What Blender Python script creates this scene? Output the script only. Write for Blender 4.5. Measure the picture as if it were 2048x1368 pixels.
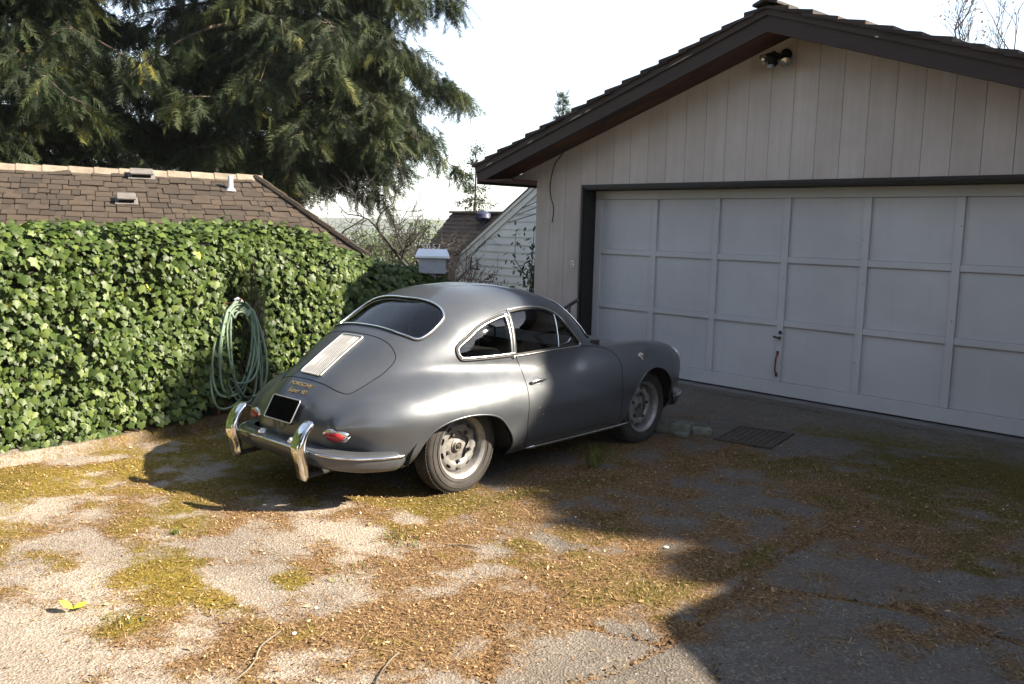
import bpy, bmesh, math, random
import numpy as np
from mathutils import Vector, Matrix
random.seed(7); rng = np.random.default_rng(11)
for o in list(bpy.data.objects): bpy.data.objects.remove(o)
scene = bpy.context.scene
col = scene.collection
R = math.radians
# ------------------------------------------------------------------ camera
CAM = np.array([7.27444, -8.252987, 1.659084])
def cam_axes(yaw=-0.81866, pitch=0.127158, roll=0.025066):
    cy, sy, cp, sp = math.cos(yaw), math.sin(yaw), math.cos(pitch), math.sin(pitch)
    fwd = np.array([sy*cp, cy*cp, -sp]); right = np.array([cy, -sy, 0.]); up = np.cross(right, fwd)
    cr, sr = math.cos(roll), math.sin(roll)
    return cr*right+sr*up, -sr*right+cr*up, fwd
cr_, cu_, cf_ = cam_axes()
cam = bpy.data.objects.new('camera', bpy.data.cameras.new('camera')); col.objects.link(cam)
cam.matrix_world = Matrix(((cr_[0], cu_[0], -cf_[0], CAM[0]), (cr_[1], cu_[1], -cf_[1], CAM[1]), (cr_[2], cu_[2], -cf_[2], CAM[2]), (0, 0, 0, 1)))
cam.data.sensor_width = 36.0; cam.data.lens = 1784.89/2048*36.0
cam.data.clip_start = 0.05; cam.data.clip_end = 6000
scene.camera = cam
# ------------------------------------------------------------------ sky, sun, exposure
SUN_AZ, SUN_EL = 50.0, 35.0
world = bpy.data.worlds.new('World'); scene.world = world; world.use_nodes = True
nt = world.node_tree; bg = nt.nodes['Background']
sky = nt.nodes.new('ShaderNodeTexSky'); sky.sky_type = 'NISHITA'; sky.sun_disc = False
sky.sun_elevation = R(SUN_EL); sky.sun_rotation = R(SUN_AZ)
sky.air_density = 1.0; sky.dust_density = 0.6; sky.ozone_density = 1.0; sky.altitude = 50
hs_ = nt.nodes.new('ShaderNodeHueSaturation'); hs_.inputs['Saturation'].default_value = 0.62; nt.links.new(sky.outputs[0], hs_.inputs['Color']); nt.links.new(hs_.outputs[0], bg.inputs[0]); bg.inputs[1].default_value = 0.076
sd = bpy.data.lights.new('sun', 'SUN'); sun = bpy.data.objects.new('sun', sd); col.objects.link(sun)
sd.energy = 5.0; sd.angle = R(0.6); sd.color = (1.0, 0.88, 0.70)
sv = Vector((math.sin(R(SUN_AZ))*math.cos(R(SUN_EL)), math.cos(R(SUN_AZ))*math.cos(R(SUN_EL)), math.sin(R(SUN_EL))))
sun.rotation_euler = sv.to_track_quat('Z', 'Y').to_euler(); sun.location = (12, 6, 12)
vs = scene.view_settings; vs.view_transform = 'Standard'; vs.look = 'None'; vs.exposure = 2.1; vs.gamma = 1.0; vs.use_curve_mapping = False
scene.cycles.max_bounces = 8; scene.cycles.transparent_max_bounces = 16
scene.cycles.sample_clamp_indirect = 6.0; scene.cycles.caustics_reflective = False; scene.cycles.caustics_refractive = False
scene.cycles.use_denoising = True

# ------------------------------------------------------------------ helpers
def empty(name, label, cat, loc=(0, 0, 0), rz=0., group=None):
    o = bpy.data.objects.new(name, None); col.objects.link(o); o.location = loc; o.rotation_euler = (0, 0, rz)
    o.empty_display_size = 0.1
    o['label'] = label; o['category'] = cat
    if group: o['group'] = group
    return o
def tag(o, label=None, cat=None, group=None, kind=None):
    if label: o['label'] = label
    if cat: o['category'] = cat
    if group: o['group'] = group
    if kind: o['kind'] = kind
    return o
def root_matrix(p):
    m = Matrix.Identity(4)
    while p is not None:
        m = Matrix.LocRotScale(p.location, p.rotation_euler, p.scale) @ m if p.parent is None else m
        p = p.parent
    return m
def link(name, me, mat=None, parent=None, local=False):
    o = bpy.data.objects.new(name, me); col.objects.link(o)
    if mat is not None and len(me.materials) == 0: me.materials.append(mat)
    if parent is not None:
        o.parent = parent
        if not local and parent.parent is None: o.matrix_parent_inverse = root_matrix(parent).inverted()
    return o
def smooth(me, ang=None):
    me.polygons.foreach_set('use_smooth', [True]*len(me.polygons))
    if ang is not None: me.set_sharp_from_angle(angle=R(ang))
class MB:
    """collects simple shapes into one mesh"""
    def __init__(s): s.v = []; s.f = []
    def add(s, verts, faces):
        n = len(s.v); s.v += [tuple(float(c) for c in q) for q in verts]; s.f += [tuple(i+n for i in f) for f in faces]; return s
    def box(s, c, d, M=None):
        x, y, z = d[0]/2, d[1]/2, d[2]/2
        vs_ = [Vector((a*x, b*y, e*z)) for a in (-1, 1) for b in (-1, 1) for e in (-1, 1)]
        if M is not None: vs_ = [M @ q for q in vs_]
        c = Vector(c)
        return s.add([q+c for q in vs_], [(0, 1, 3, 2), (4, 6, 7, 5), (0, 4, 5, 1), (2, 3, 7, 6), (0, 2, 6, 4), (1, 5, 7, 3)])
    def prism(s, poly, y0, y1):
        """poly in (x,z), extruded along y"""
        n = len(poly)
        a = sum(poly[i][0]*poly[(i+1) % n][1]-poly[(i+1) % n][0]*poly[i][1] for i in range(n))
        if a < 0: poly = poly[::-1]
        vs_ = [(x, y0, z) for x, z in poly]+[(x, y1, z) for x, z in poly]
        fs = [tuple(range(n)), tuple(range(2*n-1, n-1, -1))]+[(i, n+i, n+(i+1) % n, (i+1) % n) for i in range(n)]
        return s.add(vs_, fs)
    def slab(s, poly, z0, z1):
        """poly in (x,y), extruded along z"""
        n = len(poly)
        a = sum(poly[i][0]*poly[(i+1) % n][1]-poly[(i+1) % n][0]*poly[i][1] for i in range(n))
        if a < 0: poly = poly[::-1]
        vs_ = [(x, y, z0) for x, y in poly]+[(x, y, z1) for x, y in poly]
        fs = [tuple(range(n-1, -1, -1)), tuple(range(n, 2*n))]+[(i, (i+1) % n, n+(i+1) % n, n+i) for i in range(n)]
        return s.add(vs_, fs)
    def tube(s, pts, rad, n=8, closed=False, cap=True, squash=None):
        P = [Vector(p) for p in pts]; m = len(P)
        rad = [rad]*m if not hasattr(rad, '__len__') else rad
        base = len(s.v); T = []
        for i in range(m):
            if closed: t = P[(i+1) % m]-P[i-1]
            else: t = P[min(i+1, m-1)]-P[max(i-1, 0)]
            T.append(t.normalized() if t.length > 1e-9 else Vector((0, 0, 1)))
        u = T[0].orthogonal().normalized(); vs_ = []
        for i in range(m):
            u = (u-T[i]*u.dot(T[i]));  u = u.normalized() if u.length > 1e-6 else T[i].orthogonal().normalized()
            w = T[i].cross(u)
            for k in range(n):
                a = 2*math.pi*k/n; vs_.append(P[i]+(u*math.cos(a)+w*math.sin(a))*rad[i])
        fs = []
        for i in range(m if closed else m-1):
            j = (i+1) % m
            off = 0
            if closed and j == 0:
                d = [(vs_[i*n]-vs_[k]).length for k in range(n)]; off = d.index(min(d))
            for k in range(n):
                fs.append((i*n+k, i*n+(k+1) % n, j*n+(k+1+off) % n, j*n+(k+off) % n))
        if cap and not closed: fs += [tuple(range(n-1, -1, -1)), tuple((m-1)*n+k for k in range(n))]
        return s.add(vs_, fs)
    def lathe(s, prof, n=32, M=None, closed=False):
        """prof: (radius, height) revolved about local z"""
        vs_ = []; fs = []
        for r, h in prof:
            for k in range(n):
                a = 2*math.pi*k/n; q = Vector((r*math.cos(a), r*math.sin(a), h)); vs_.append(M @ q if M is not None else q)
        m = len(prof)
        for i in range(m if closed else m-1):
            j = (i+1) % m
            for k in range(n): fs.append((i*n+k, i*n+(k+1) % n, j*n+(k+1) % n, j*n+k))
        return s.add(vs_, fs)
    def mesh(s, name, smooth_angle=None):
        me = bpy.data.meshes.new(name); me.from_pydata(s.v, [], s.f); me.validate(); me.update()
        if smooth_angle is not None: smooth(me, smooth_angle)
        return me
    def build(s, name, mat, parent=None, sm=None, local=False, bevel=None):
        o = link(name, s.mesh(name, sm), mat, parent, local)
        if bevel:
            b = o.modifiers.new('bevel', 'BEVEL'); b.width = bevel; b.segments = 2; b.limit_method = 'ANGLE'
        return o
def np_mesh(name, V, F, mat=None, attr=None, sm=False):
    """V (n,3) float, F (m,k) int with one k; attr: dict name -> per-vertex float array"""
    V = np.asarray(V, np.float32); F = np.asarray(F, np.int32); k = F.shape[1]
    me = bpy.data.meshes.new(name); me.vertices.add(len(V)); me.vertices.foreach_set('co', V.ravel())
    me.loops.add(F.size); me.loops.foreach_set('vertex_index', F.ravel())
    me.polygons.add(len(F)); me.polygons.foreach_set('loop_start', np.arange(0, F.size, k, dtype=np.int32))
    me.polygons.foreach_set('loop_total', np.full(len(F), k, np.int32))
    if sm: me.polygons.foreach_set('use_smooth', np.ones(len(F), bool))
    me.update(calc_edges=True)
    for n_, a in (attr or {}).items():
        at = me.attributes.new(n_, 'FLOAT', 'POINT'); at.data.foreach_set('value', np.asarray(a, np.float32))
    if mat: me.materials.append(mat)
    return me
def hash2(ix, iy, seed=0):
    h = (ix.astype(np.int64)*374761393+iy.astype(np.int64)*668265263+seed*982451653) & 0x7fffffff
    h = ((h ^ (h >> 13))*1274126177) & 0x7fffffff
    return ((h ^ (h >> 16)) & 0xffff)/65535.0
def vnoise(x, y, seed=0):
    ix = np.floor(x); iy = np.floor(y); fx = x-ix; fy = y-iy; fx = fx*fx*(3-2*fx); fy = fy*fy*(3-2*fy)
    a = hash2(ix, iy, seed); b = hash2(ix+1, iy, seed); c = hash2(ix, iy+1, seed); d = hash2(ix+1, iy+1, seed)
    return (a*(1-fx)+b*fx)*(1-fy)+(c*(1-fx)+d*fx)*fy
def fbm(x, y, oct=4, seed=0):
    s = 0; a = .5; t = 0
    for i in range(oct): s = s+a*vnoise(x*2**i, y*2**i, seed+i*17); t += a; a *= .5
    return s/t

# ------------------------------------------------------------------ materials
class NT:
    def __init__(s, name):
        s.m = bpy.data.materials.new(name); s.m.use_nodes = True; s.t = s.m.node_tree
        s.b = s.t.nodes['Principled BSDF']; s.out = s.t.nodes['Material Output']
    def n(s, typ, **kw):
        nd = s.t.nodes.new(typ)
        for k, v in kw.items():
            if k.startswith('i_'):
                nd.inputs[int(k[2:]) if k[2:].isdigit() else k[2:].replace('_', ' ')].default_value = v
            else: setattr(nd, k, v)
        return nd
    def l(s, a, b): s.t.links.new(a, b)
    def set(s, **kw):
        for k, v in kw.items():
            s.b.inputs[k.replace('_', ' ')].default_value = v
        return s
    def coord(s, scale=1.0, kind='Object'):
        tc = s.n('ShaderNodeTexCoord'); mp = s.n('ShaderNodeMapping')
        mp.inputs['Scale'].default_value = scale if hasattr(scale, '__len__') else (scale,)*3
        s.l(tc.outputs[kind], mp.inputs[0]); return mp.outputs[0]
    def noise(s, sc, detail=4, rough=.55, vec=None, dist=0.):
        nd = s.n('ShaderNodeTexNoise'); nd.inputs['Scale'].default_value = sc; nd.inputs['Detail'].default_value = detail
        nd.inputs['Roughness'].default_value = rough; nd.inputs['Distortion'].default_value = dist
        if vec is not None: s.l(vec, nd.inputs['Vector'])
        return nd.outputs['Fac']
    def ramp(s, fac, stops):
        nd = s.n('ShaderNodeValToRGB'); el = nd.color_ramp.elements
        while len(el) < len(stops): el.new(.5)
        for e, (p, c) in zip(el, stops): e.position = p; e.color = (*c, 1) if len(c) == 3 else c
        s.l(fac, nd.inputs[0]); return nd.outputs[0]
    def mix(s, fac, a, b, mode='MIX'):
        nd = s.n('ShaderNodeMix', data_type='RGBA', blend_type=mode)
        for sock, v in ((nd.inputs[0], fac), (nd.inputs[6], a), (nd.inputs[7], b)):
            if hasattr(v, 'is_linked') or hasattr(v, 'links'): s.l(v, sock)
            elif hasattr(v, '__len__'): sock.default_value = (*v, 1) if len(v) == 3 else v
            else: sock.default_value = v
        return nd.outputs[2]
    def math(s, op, a, b=0.):
        nd = s.n('ShaderNodeMath', operation=op)
        for sock, v in ((nd.inputs[0], a), (nd.inputs[1], b)):
            if hasattr(v, 'links'): s.l(v, sock)
            else: sock.default_value = v
        return nd.outputs[0]
    def bump(s, h, strength=.3, dist=.01):
        nd = s.n('ShaderNodeBump'); nd.inputs['Strength'].default_value = strength; nd.inputs['Distance'].default_value = dist
        s.l(h, nd.inputs['Height']); s.l(nd.outputs[0], s.b.inputs['Normal']); return nd
    def attr(s, name):
        nd = s.n('ShaderNodeAttribute'); nd.attribute_name = name; return nd.outputs['Fac']
    def rnd(s): return s.n('ShaderNodeObjectInfo').outputs['Random']
    def color(s, c): s.l(c, s.b.inputs['Base Color']); return s
def plain(name, c, rough=.6, metal=0., spec=.5, var=.25, sc=6., bump=0., bsc=60., objvar=0.):
    t = NT(name); v = t.coord()
    f = t.noise(sc, 5, .6, v)
    c0 = tuple(x*(1-var) for x in c); c1 = tuple(min(1, x*(1+var)) for x in c)
    cc = t.ramp(f, [(.3, c0), (.7, c1)])
    if objvar:
        cc = t.mix(1.0, cc, t.ramp(t.rnd(), [(0, (1-objvar,)*3), (1, (1,)*3)]), 'MULTIPLY')
    t.color(cc); t.set(Roughness=rough, Metallic=metal); t.b.inputs['Specular IOR Level'].default_value = spec
    if bump: t.bump(t.noise(bsc, 6, .65, v), bump, .01)
    return t.m
M = {}
# car paint: old slate grey metallic, slightly dull, a little dust
t = NT('car_paint'); v = t.coord()
dust = t.ramp(t.noise(5, 6, .65, v), [(.35, (0, 0, 0)), (.8, (1, 1, 1))])
base = t.mix(t.math('MULTIPLY', dust, .25), (.078, .086, .099), (.13, .13, .132))
geo = t.n('ShaderNodeNewGeometry')
base = t.mix(geo.outputs['Backfacing'], base, (.012, .012, .013))
t.color(base); t.set(Metallic=.6, Roughness=.40)
front = t.math('SUBTRACT', 1.0, geo.outputs['Backfacing']); t.l(t.math('MULTIPLY', front, .5), t.b.inputs['Metallic']); t.l(t.math('MULTIPLY', front, .45), t.b.inputs['Coat Weight']); t.l(t.math('MULTIPLY', front, .5), t.b.inputs['Specular IOR Level'])
t.l(t.math('ADD', t.math('MULTIPLY', dust, .12), .33), t.b.inputs['Roughness'])
t.b.inputs['Coat Weight'].default_value = .30; t.b.inputs['Coat Roughness'].default_value = .09
t.bump(t.noise(9, 2, .5, v), .03, .02)
M['paint'] = t.m
t = NT('chrome'); v = t.coord(); t.set(Metallic=1.0); t.color(t.ramp(t.noise(30, 5, .6, v), [(.3, (.62, .62, .62)), (.6, (.82, .82, .82))]))
t.l(t.math('ADD', t.math('MULTIPLY', t.noise(40, 4, .6, v), .12), .04), t.b.inputs['Roughness']); M['chrome'] = t.m
M['bright'] = plain('bright_trim', (.86, .86, .85), .22, 1.0, var=.05)
M['slat'] = plain('dull_aluminium', (.50, .50, .50), .5, .4, var=.1)
M['alloy'] = plain('satin_metal', (.62, .62, .61), .34, .9, var=.12, sc=20)
M['rim'] = plain('wheel_silver', (.22, .215, .21), .42, .45, var=.35, sc=14)
M['drum'] = plain('brake_drum_metal', (.20, .19, .18), .5, .4, var=.45, sc=18)
M['tyre'] = plain('tyre_rubber', (.028, .025, .023), .8, 0, var=.4, sc=9, bump=.25, bsc=90)
M['rubber'] = plain('black_rubber', (.012, .012, .012), .6, 0)
M['black'] = plain('flat_black', (.006, .006, .006), .75, 0, spec=.2)
M['plate'] = plain('plate_black', (.002, .002, .002), .9, 0, spec=.05)
M['under'] = plain('underbody_dark', (.016, .014, .013), .9, 0, var=.5)
M['cloth'] = plain('seat_vinyl', (.022, .020, .020), .55, 0)
M['gold'] = plain('gilt_badge', (.75, .50, .20), .22, 1.0, var=.1)
M['redlens'] = NT('red_lens').set(Base_Color=(.35, .012, .02, 1), Roughness=.12).m; M['redlens'].node_tree.nodes['Principled BSDF'].inputs['Coat Weight'].default_value = .6
M['clearlens'] = NT('clear_lens').set(Base_Color=(.62, .62, .60, 1), Roughness=.15).m
M['primer'] = plain('bare_primer', (.42, .36, .30), .8, 0, var=.3, sc=60)
M['rust'] = plain('rusty_iron', (.16, .055, .022), .85, 0, var=.5, sc=30, bump=.3)
def glass(name, tint, ior=1.5):
    t = NT(name); t.t.nodes.remove(t.b)
    tr = t.n('ShaderNodeBsdfTransparent'); tr.inputs[0].default_value = (*tint, 1)
    gl = t.n('ShaderNodeBsdfGlossy'); gl.inputs['Roughness'].default_value = .02; gl.inputs[0].default_value = (1, 1, 1, 1)
    fr = t.n('ShaderNodeFresnel'); fr.inputs[0].default_value = ior
    mx = t.n('ShaderNodeMixShader'); t.l(fr.outputs[0], mx.inputs[0]); t.l(tr.outputs[0], mx.inputs[1]); t.l(gl.outputs[0], mx.inputs[2])
    t.l(mx.outputs[0], t.out.inputs[0]); return t.m
M['glass'] = glass('window_glass', (.72, .75, .74), 1.6)
# garage
t = NT('weathered_siding_paint'); v = t.coord()
g1 = t.noise(1.1, 6, .65, v); vz = t.coord((9, 9, .5)); g2 = t.noise(1.6, 5, .6, vz)
c = t.ramp(g1, [(.3, (.445, .39, .36)), (.62, (.565, .505, .475))])
c = t.mix(t.ramp(g2, [(.35, (0, 0, 0)), (.75, (.32, .32, .32))]), c, (.34, .28, .245))
c = t.mix(1., c, t.ramp(t.rnd(), [(0, (.90, .89, .88)), (1, (1, 1, 1))]), 'MULTIPLY')
st_ = t.ramp(t.noise(3.2, 7, .75, v), [(.62, (0, 0, 0)), (.80, (.45, .45, .45))]); c = t.mix(st_, c, (.26, .20, .165))
t.color(c); t.set(Roughness=.75); t.bump(t.noise(25, 6, .7, t.coord((14, 14, 1))), .25, .006); M['siding'] = t.m
t = NT('garage_door_paint'); v = t.coord()
g1 = t.noise(.9, 6, .6, v); g2 = t.noise(2.2, 6, .65, t.coord((6, 6, .8)))
c = t.ramp(g1, [(.3, (.46, .455, .47)), (.65, (.56, .555, .57))])
c = t.mix(t.ramp(g2, [(.5, (0, 0, 0)), (.85, (.16, .16, .16))]), c, (.33, .31, .29))
t.color(c); t.set(Roughness=.62); t.bump(t.noise(60, 4, .6, v), .06, .004); M['door'] = t.m
M['trim'] = plain('dark_brown_trim', (.010, .008, .0075), .55, 0, var=.4, sc=8, bump=.15, bsc=40)
t = NT('dark_stained_fascia'); v = t.coord((1.2, 8, 8)); g = t.noise(2.2, 6, .7, v)
c = t.ramp(g, [(.25, (.022, .014, .012)), (.55, (.034, .020, .017)), (.8, (.055, .028, .020))])
t.color(c); t.set(Roughness=.7); t.bump(t.noise(18, 5, .6, v), .3, .006); M['fascia'] = t.m
t = NT('red_brown_soffit'); g = t.noise(1.6, 7, .72, t.coord((1, 3, 1)))
t.color(t.ramp(g, [(.35, (.030, .014, .011)), (.52, (.070, .024, .014)), (.72, (.20, .062, .026))])); t.set(Roughness=.8); M['soffit'] = t.m
def shingle_mat(name, c0, c1, moss=0.):
    t = NT(name); v = t.coord(); g = t.noise(7, 6, .7, v)
    c = t.ramp(g, [(.25, c0), (.75, c1)])
    c = t.mix(1., c, t.ramp(t.rnd(), [(0, (.62, .60, .58)), (.5, (.95, .93, .9)), (1, (1.25, 1.2, 1.12))]), 'MULTIPLY')
    if moss: c = t.mix(t.ramp(t.noise(2.3, 6, .7, v), [(.6, (0, 0, 0)), (.8, (moss,)*3)]), c, (.15, .095, .05))
    t.color(c); t.set(Roughness=.9); t.bump(t.noise(40, 5, .7, v), .4, .01); return t.m
M['shake'] = shingle_mat('dark_shingle', (.026, .020, .019), (.060, .046, .042))
M['roof'] = shingle_mat('old_brown_shingle', (.020, .014, .010), (.050, .036, .025), .7)
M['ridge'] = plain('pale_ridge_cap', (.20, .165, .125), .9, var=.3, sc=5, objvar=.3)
M['farroof'] = shingle_mat('far_brown_shingle', (.075, .058, .050), (.20, .165, .14))
M['clap'] = plain('cream_clapboard', (.88, .90, .86), .6, var=.07, sc=2, objvar=.08)
M['whitepaint'] = plain('white_paint', (.72, .72, .72), .5, var=.08)
M['ventmetal'] = plain('weathered_vent_metal', (.13, .12, .115), .6, .1, var=.3)
M['deadstem'] = plain('dry_pinkish_stem', (.24, .175, .14), .9, var=.3)
M['greymetal'] = plain('grey_painted_metal', (.30, .33, .38), .45, .1, var=.15)
M['whitemetal'] = plain('white_metal', (.70, .74, .80), .4, .1, var=.08)
M['concrete'] = plain('concrete', (.16, .152, .142), .9, var=.3, sc=4, bump=.5, bsc=70)
M['kerb'] = plain('mossy_concrete', (.13, .112, .08), .92, var=.6, sc=5, bump=.5, bsc=60)
M['block'] = plain('mossy_block', (.13, .135, .11), .95, var=.5, sc=12, bump=.6, bsc=80)
M['iron'] = plain('cast_iron', (.060, .045, .034), .85, .1, var=.5, sc=30, bump=.4)
M['pvc'] = plain('white_pipe', (.75, .75, .72), .45)
M['pipegrey'] = plain('grey_steel_pipe', (.12, .12, .13), .5, .3)
M['hose'] = plain('green_hose', (.15, .215, .155), .55, var=.45, sc=3)
M['cable'] = plain('black_cable', (.01, .01, .01), .6)
M['bulb'] = NT('bulb_glass').set(Base_Color=(.55, .54, .48, 1), Metallic=.75, Roughness=.12).m
M['bark'] = plain('cedar_bark', (.070, .050, .038), .95, var=.45, sc=5, bump=.6, bsc=12)
M['greybark'] = plain('grey_bark', (.034, .030, .028), .95, var=.4, sc=9, bump=.5, bsc=30)
M['stem'] = plain('thin_brown_stem', (.085, .060, .042), .9, var=.3)
def leafmat(name, stops, rough=.5, trans=.25, spec=.4):
    t = NT(name); c = t.ramp(t.attr('tint'), stops); t.color(c); t.set(Roughness=rough); t.b.inputs['Specular IOR Level'].default_value = spec
    if trans:
        tl = t.n('ShaderNodeBsdfTranslucent'); t.l(c, tl.inputs[0]); mx = t.n('ShaderNodeMixShader'); mx.inputs[0].default_value = trans
        t.l(t.b.outputs[0], mx.inputs[1]); t.l(tl.outputs[0], mx.inputs[2]); t.l(mx.outputs[0], t.out.inputs[0])
    return t.m
M['ivy'] = leafmat('ivy_leaf', [(0, (.020, .036, .010)), (.5, (.060, .096, .020)), (.85, (.14, .18, .043)), (1, (.42, .40, .05))], .48, .28, .3)
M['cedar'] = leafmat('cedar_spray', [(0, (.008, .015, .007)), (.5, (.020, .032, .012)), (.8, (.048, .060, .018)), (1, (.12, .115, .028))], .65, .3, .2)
M['fir'] = leafmat('blue_green_needles', [(0, (.025, .045, .028)), (1, (.085, .115, .06))], .7, .25, .2)
M['rhodo'] = leafmat('dark_glossy_leaf', [(0, (.020, .035, .014)), (.7, (.06, .085, .03)), (1, (.14, .13, .05))], .35, .15, .5)
M['drytwig'] = leafmat('dry_brown_leaf', [(0, (.10, .065, .045)), (.7, (.20, .14, .09)), (1, (.42, .33, .14))], .9, .2, .1)
M['grass'] = leafmat('grass_blade', [(0, (.05, .075, .015)), (.6, (.11, .14, .025)), (1, (.25, .26, .05))], .6, .3, .3)
M['litter'] = leafmat('dry_litter', [(0, (.045, .024, .012)), (.35, (.14, .078, .034)), (.7, (.33, .22, .115)), (.93, (.46, .34, .20)), (1, (.52, .42, .29))], .85, .1, .2)
M['mossmat'] = leafmat('moss_tuft', [(0, (.08, .056, .010)), (.6, (.205, .145, .020)), (1, (.32, .26, .045))], .9, .2, .1)
M['freshleaf'] = leafmat('fresh_leaf', [(0, (.35, .45, .05)), (1, (.5, .58, .08))], .5, .3, .3)
# ground: concrete, moss and litter masks come from mesh attributes, broken up by fine noise; pale paints in the sunlit tone
t = NT('driveway_surface'); v = t.coord()
fine = t.noise(55, 6, .7, v); mid = t.noise(9, 6, .65, v); coarse = t.noise(1.7, 5, .6, v)
vo = t.n('ShaderNodeTexVoronoi'); vo.inputs['Scale'].default_value = 95; t.l(v, vo.inputs['Vector'])
agg = t.ramp(vo.outputs['Color'], [(.1, (.028, .024, .021)), (.45, (.090, .078, .066)), (.8, (.175, .155, .132)), (1, (.42, .40, .37))])
conc = t.mix(.55, agg, t.ramp(mid, [(.3, (.070, .060, .050)), (.7, (.165, .148, .128))]))
conc = t.mix(t.ramp(t.noise(4.5, 7, .75, v), [(.42, (0, 0, 0)), (.70, (.75, .75, .75))]), conc, (.075, .060, .052))
conc = t.mix(t.ramp(coarse, [(.45, (0, 0, 0)), (.75, (.5, .5, .5))]), conc, (.10, .085, .07))
conc = t.mix(t.attr('pale'), conc, t.mix(.5, t.ramp(fine, [(.3, (.22, .165, .125)), (.5, (.44, .365, .295)), (.75, (.62, .56, .49))]), agg))  # sunlit tone painted in: lighter, warmer concrete where pale is high
lit = t.ramp(fine, [(.25, (.020, .012, .008)), (.45, (.085, .048, .022)), (.6, (.19, .115, .050)), (.78, (.38, .28, .16))])
mos = t.ramp(t.noise(38, 5, .7, v), [(.25, (.045, .034, .006)), (.55, (.165, .118, .016)), (.8, (.30, .225, .04))])
mos = t.mix(t.attr('pale'), t.mix(1., mos, (.50, .55, .6), 'MULTIPLY'), mos)  # shaded tone painted into the moss where pale is low
def msk(name, w=.9):
    a = t.attr(name); q = t.math('ADD', a, t.math('MULTIPLY', t.math('SUBTRACT', t.noise(16, 9, .80, v), .5), w)); q = t.math('ADD', q, t.math('MULTIPLY', t.math('SUBTRACT', t.noise(60, 4, .7, v), .5), .55))
    return t.ramp(q, [(.34, (0, 0, 0)), (.66, (1, 1, 1))])
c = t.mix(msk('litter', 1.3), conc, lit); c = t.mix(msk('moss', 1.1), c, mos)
t.color(c); t.set(Roughness=.92); t.b.inputs['Specular IOR Level'].default_value = .25
t.bump(t.math('ADD', t.math('MULTIPLY', fine, .6), t.math('MULTIPLY', vo.outputs['Distance'], .5)), .8, .012)
M['drive'] = t.m
t = NT('far_ground'); v = t.coord(); t.color(t.ramp(t.noise(.05, 6, .6, v), [(.3, (.05, .06, .03)), (.7, (.12, .11, .07))])); t.set(Roughness=1.0); M['land'] = t.m
t = NT('far_hill_trees'); v = t.coord(); t.color(t.ramp(t.noise(.02, 6, .7, v), [(.3, (.03, .045, .03)), (.7, (.07, .08, .05))])); t.set(Roughness=1.0); M['hill'] = t.m
M['soil'] = plain('dark_soil', (.045, .034, .024), 1.0, var=.5, sc=12, bump=.6)
M['wallhouse'] = plain('tan_house_wall', (.35, .32, .28), .8, var=.15)
# ------------------------------------------------------------------ the car body as a blended implicit surface (car axes: x forward from rear axle, y left, z up)
def pchip(xs,ys):
    xs=np.asarray(xs,float); ys=np.asarray(ys,float); h=np.diff(xs); d=np.diff(ys)/h
    m=np.zeros(len(xs))
    for i in range(1,len(xs)-1):
        if d[i-1]*d[i]>0:
            w1=2*h[i]+h[i-1]; w2=h[i]+2*h[i-1]; m[i]=(w1+w2)/(w1/d[i-1]+w2/d[i])
    m[0]=d[0]; m[-1]=d[-1]
    def f(x):
        x=np.clip(x,xs[0],xs[-1]); i=np.clip(np.searchsorted(xs,x)-1,0,len(xs)-2)
        t=(x-xs[i])/h[i]; t2=t*t; t3=t2*t
        return (2*t3-3*t2+1)*ys[i]+(t3-2*t2+t)*h[i]*m[i]+(-2*t3+3*t2)*ys[i+1]+(t3-t2)*h[i]*m[i+1]
    return f
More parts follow.
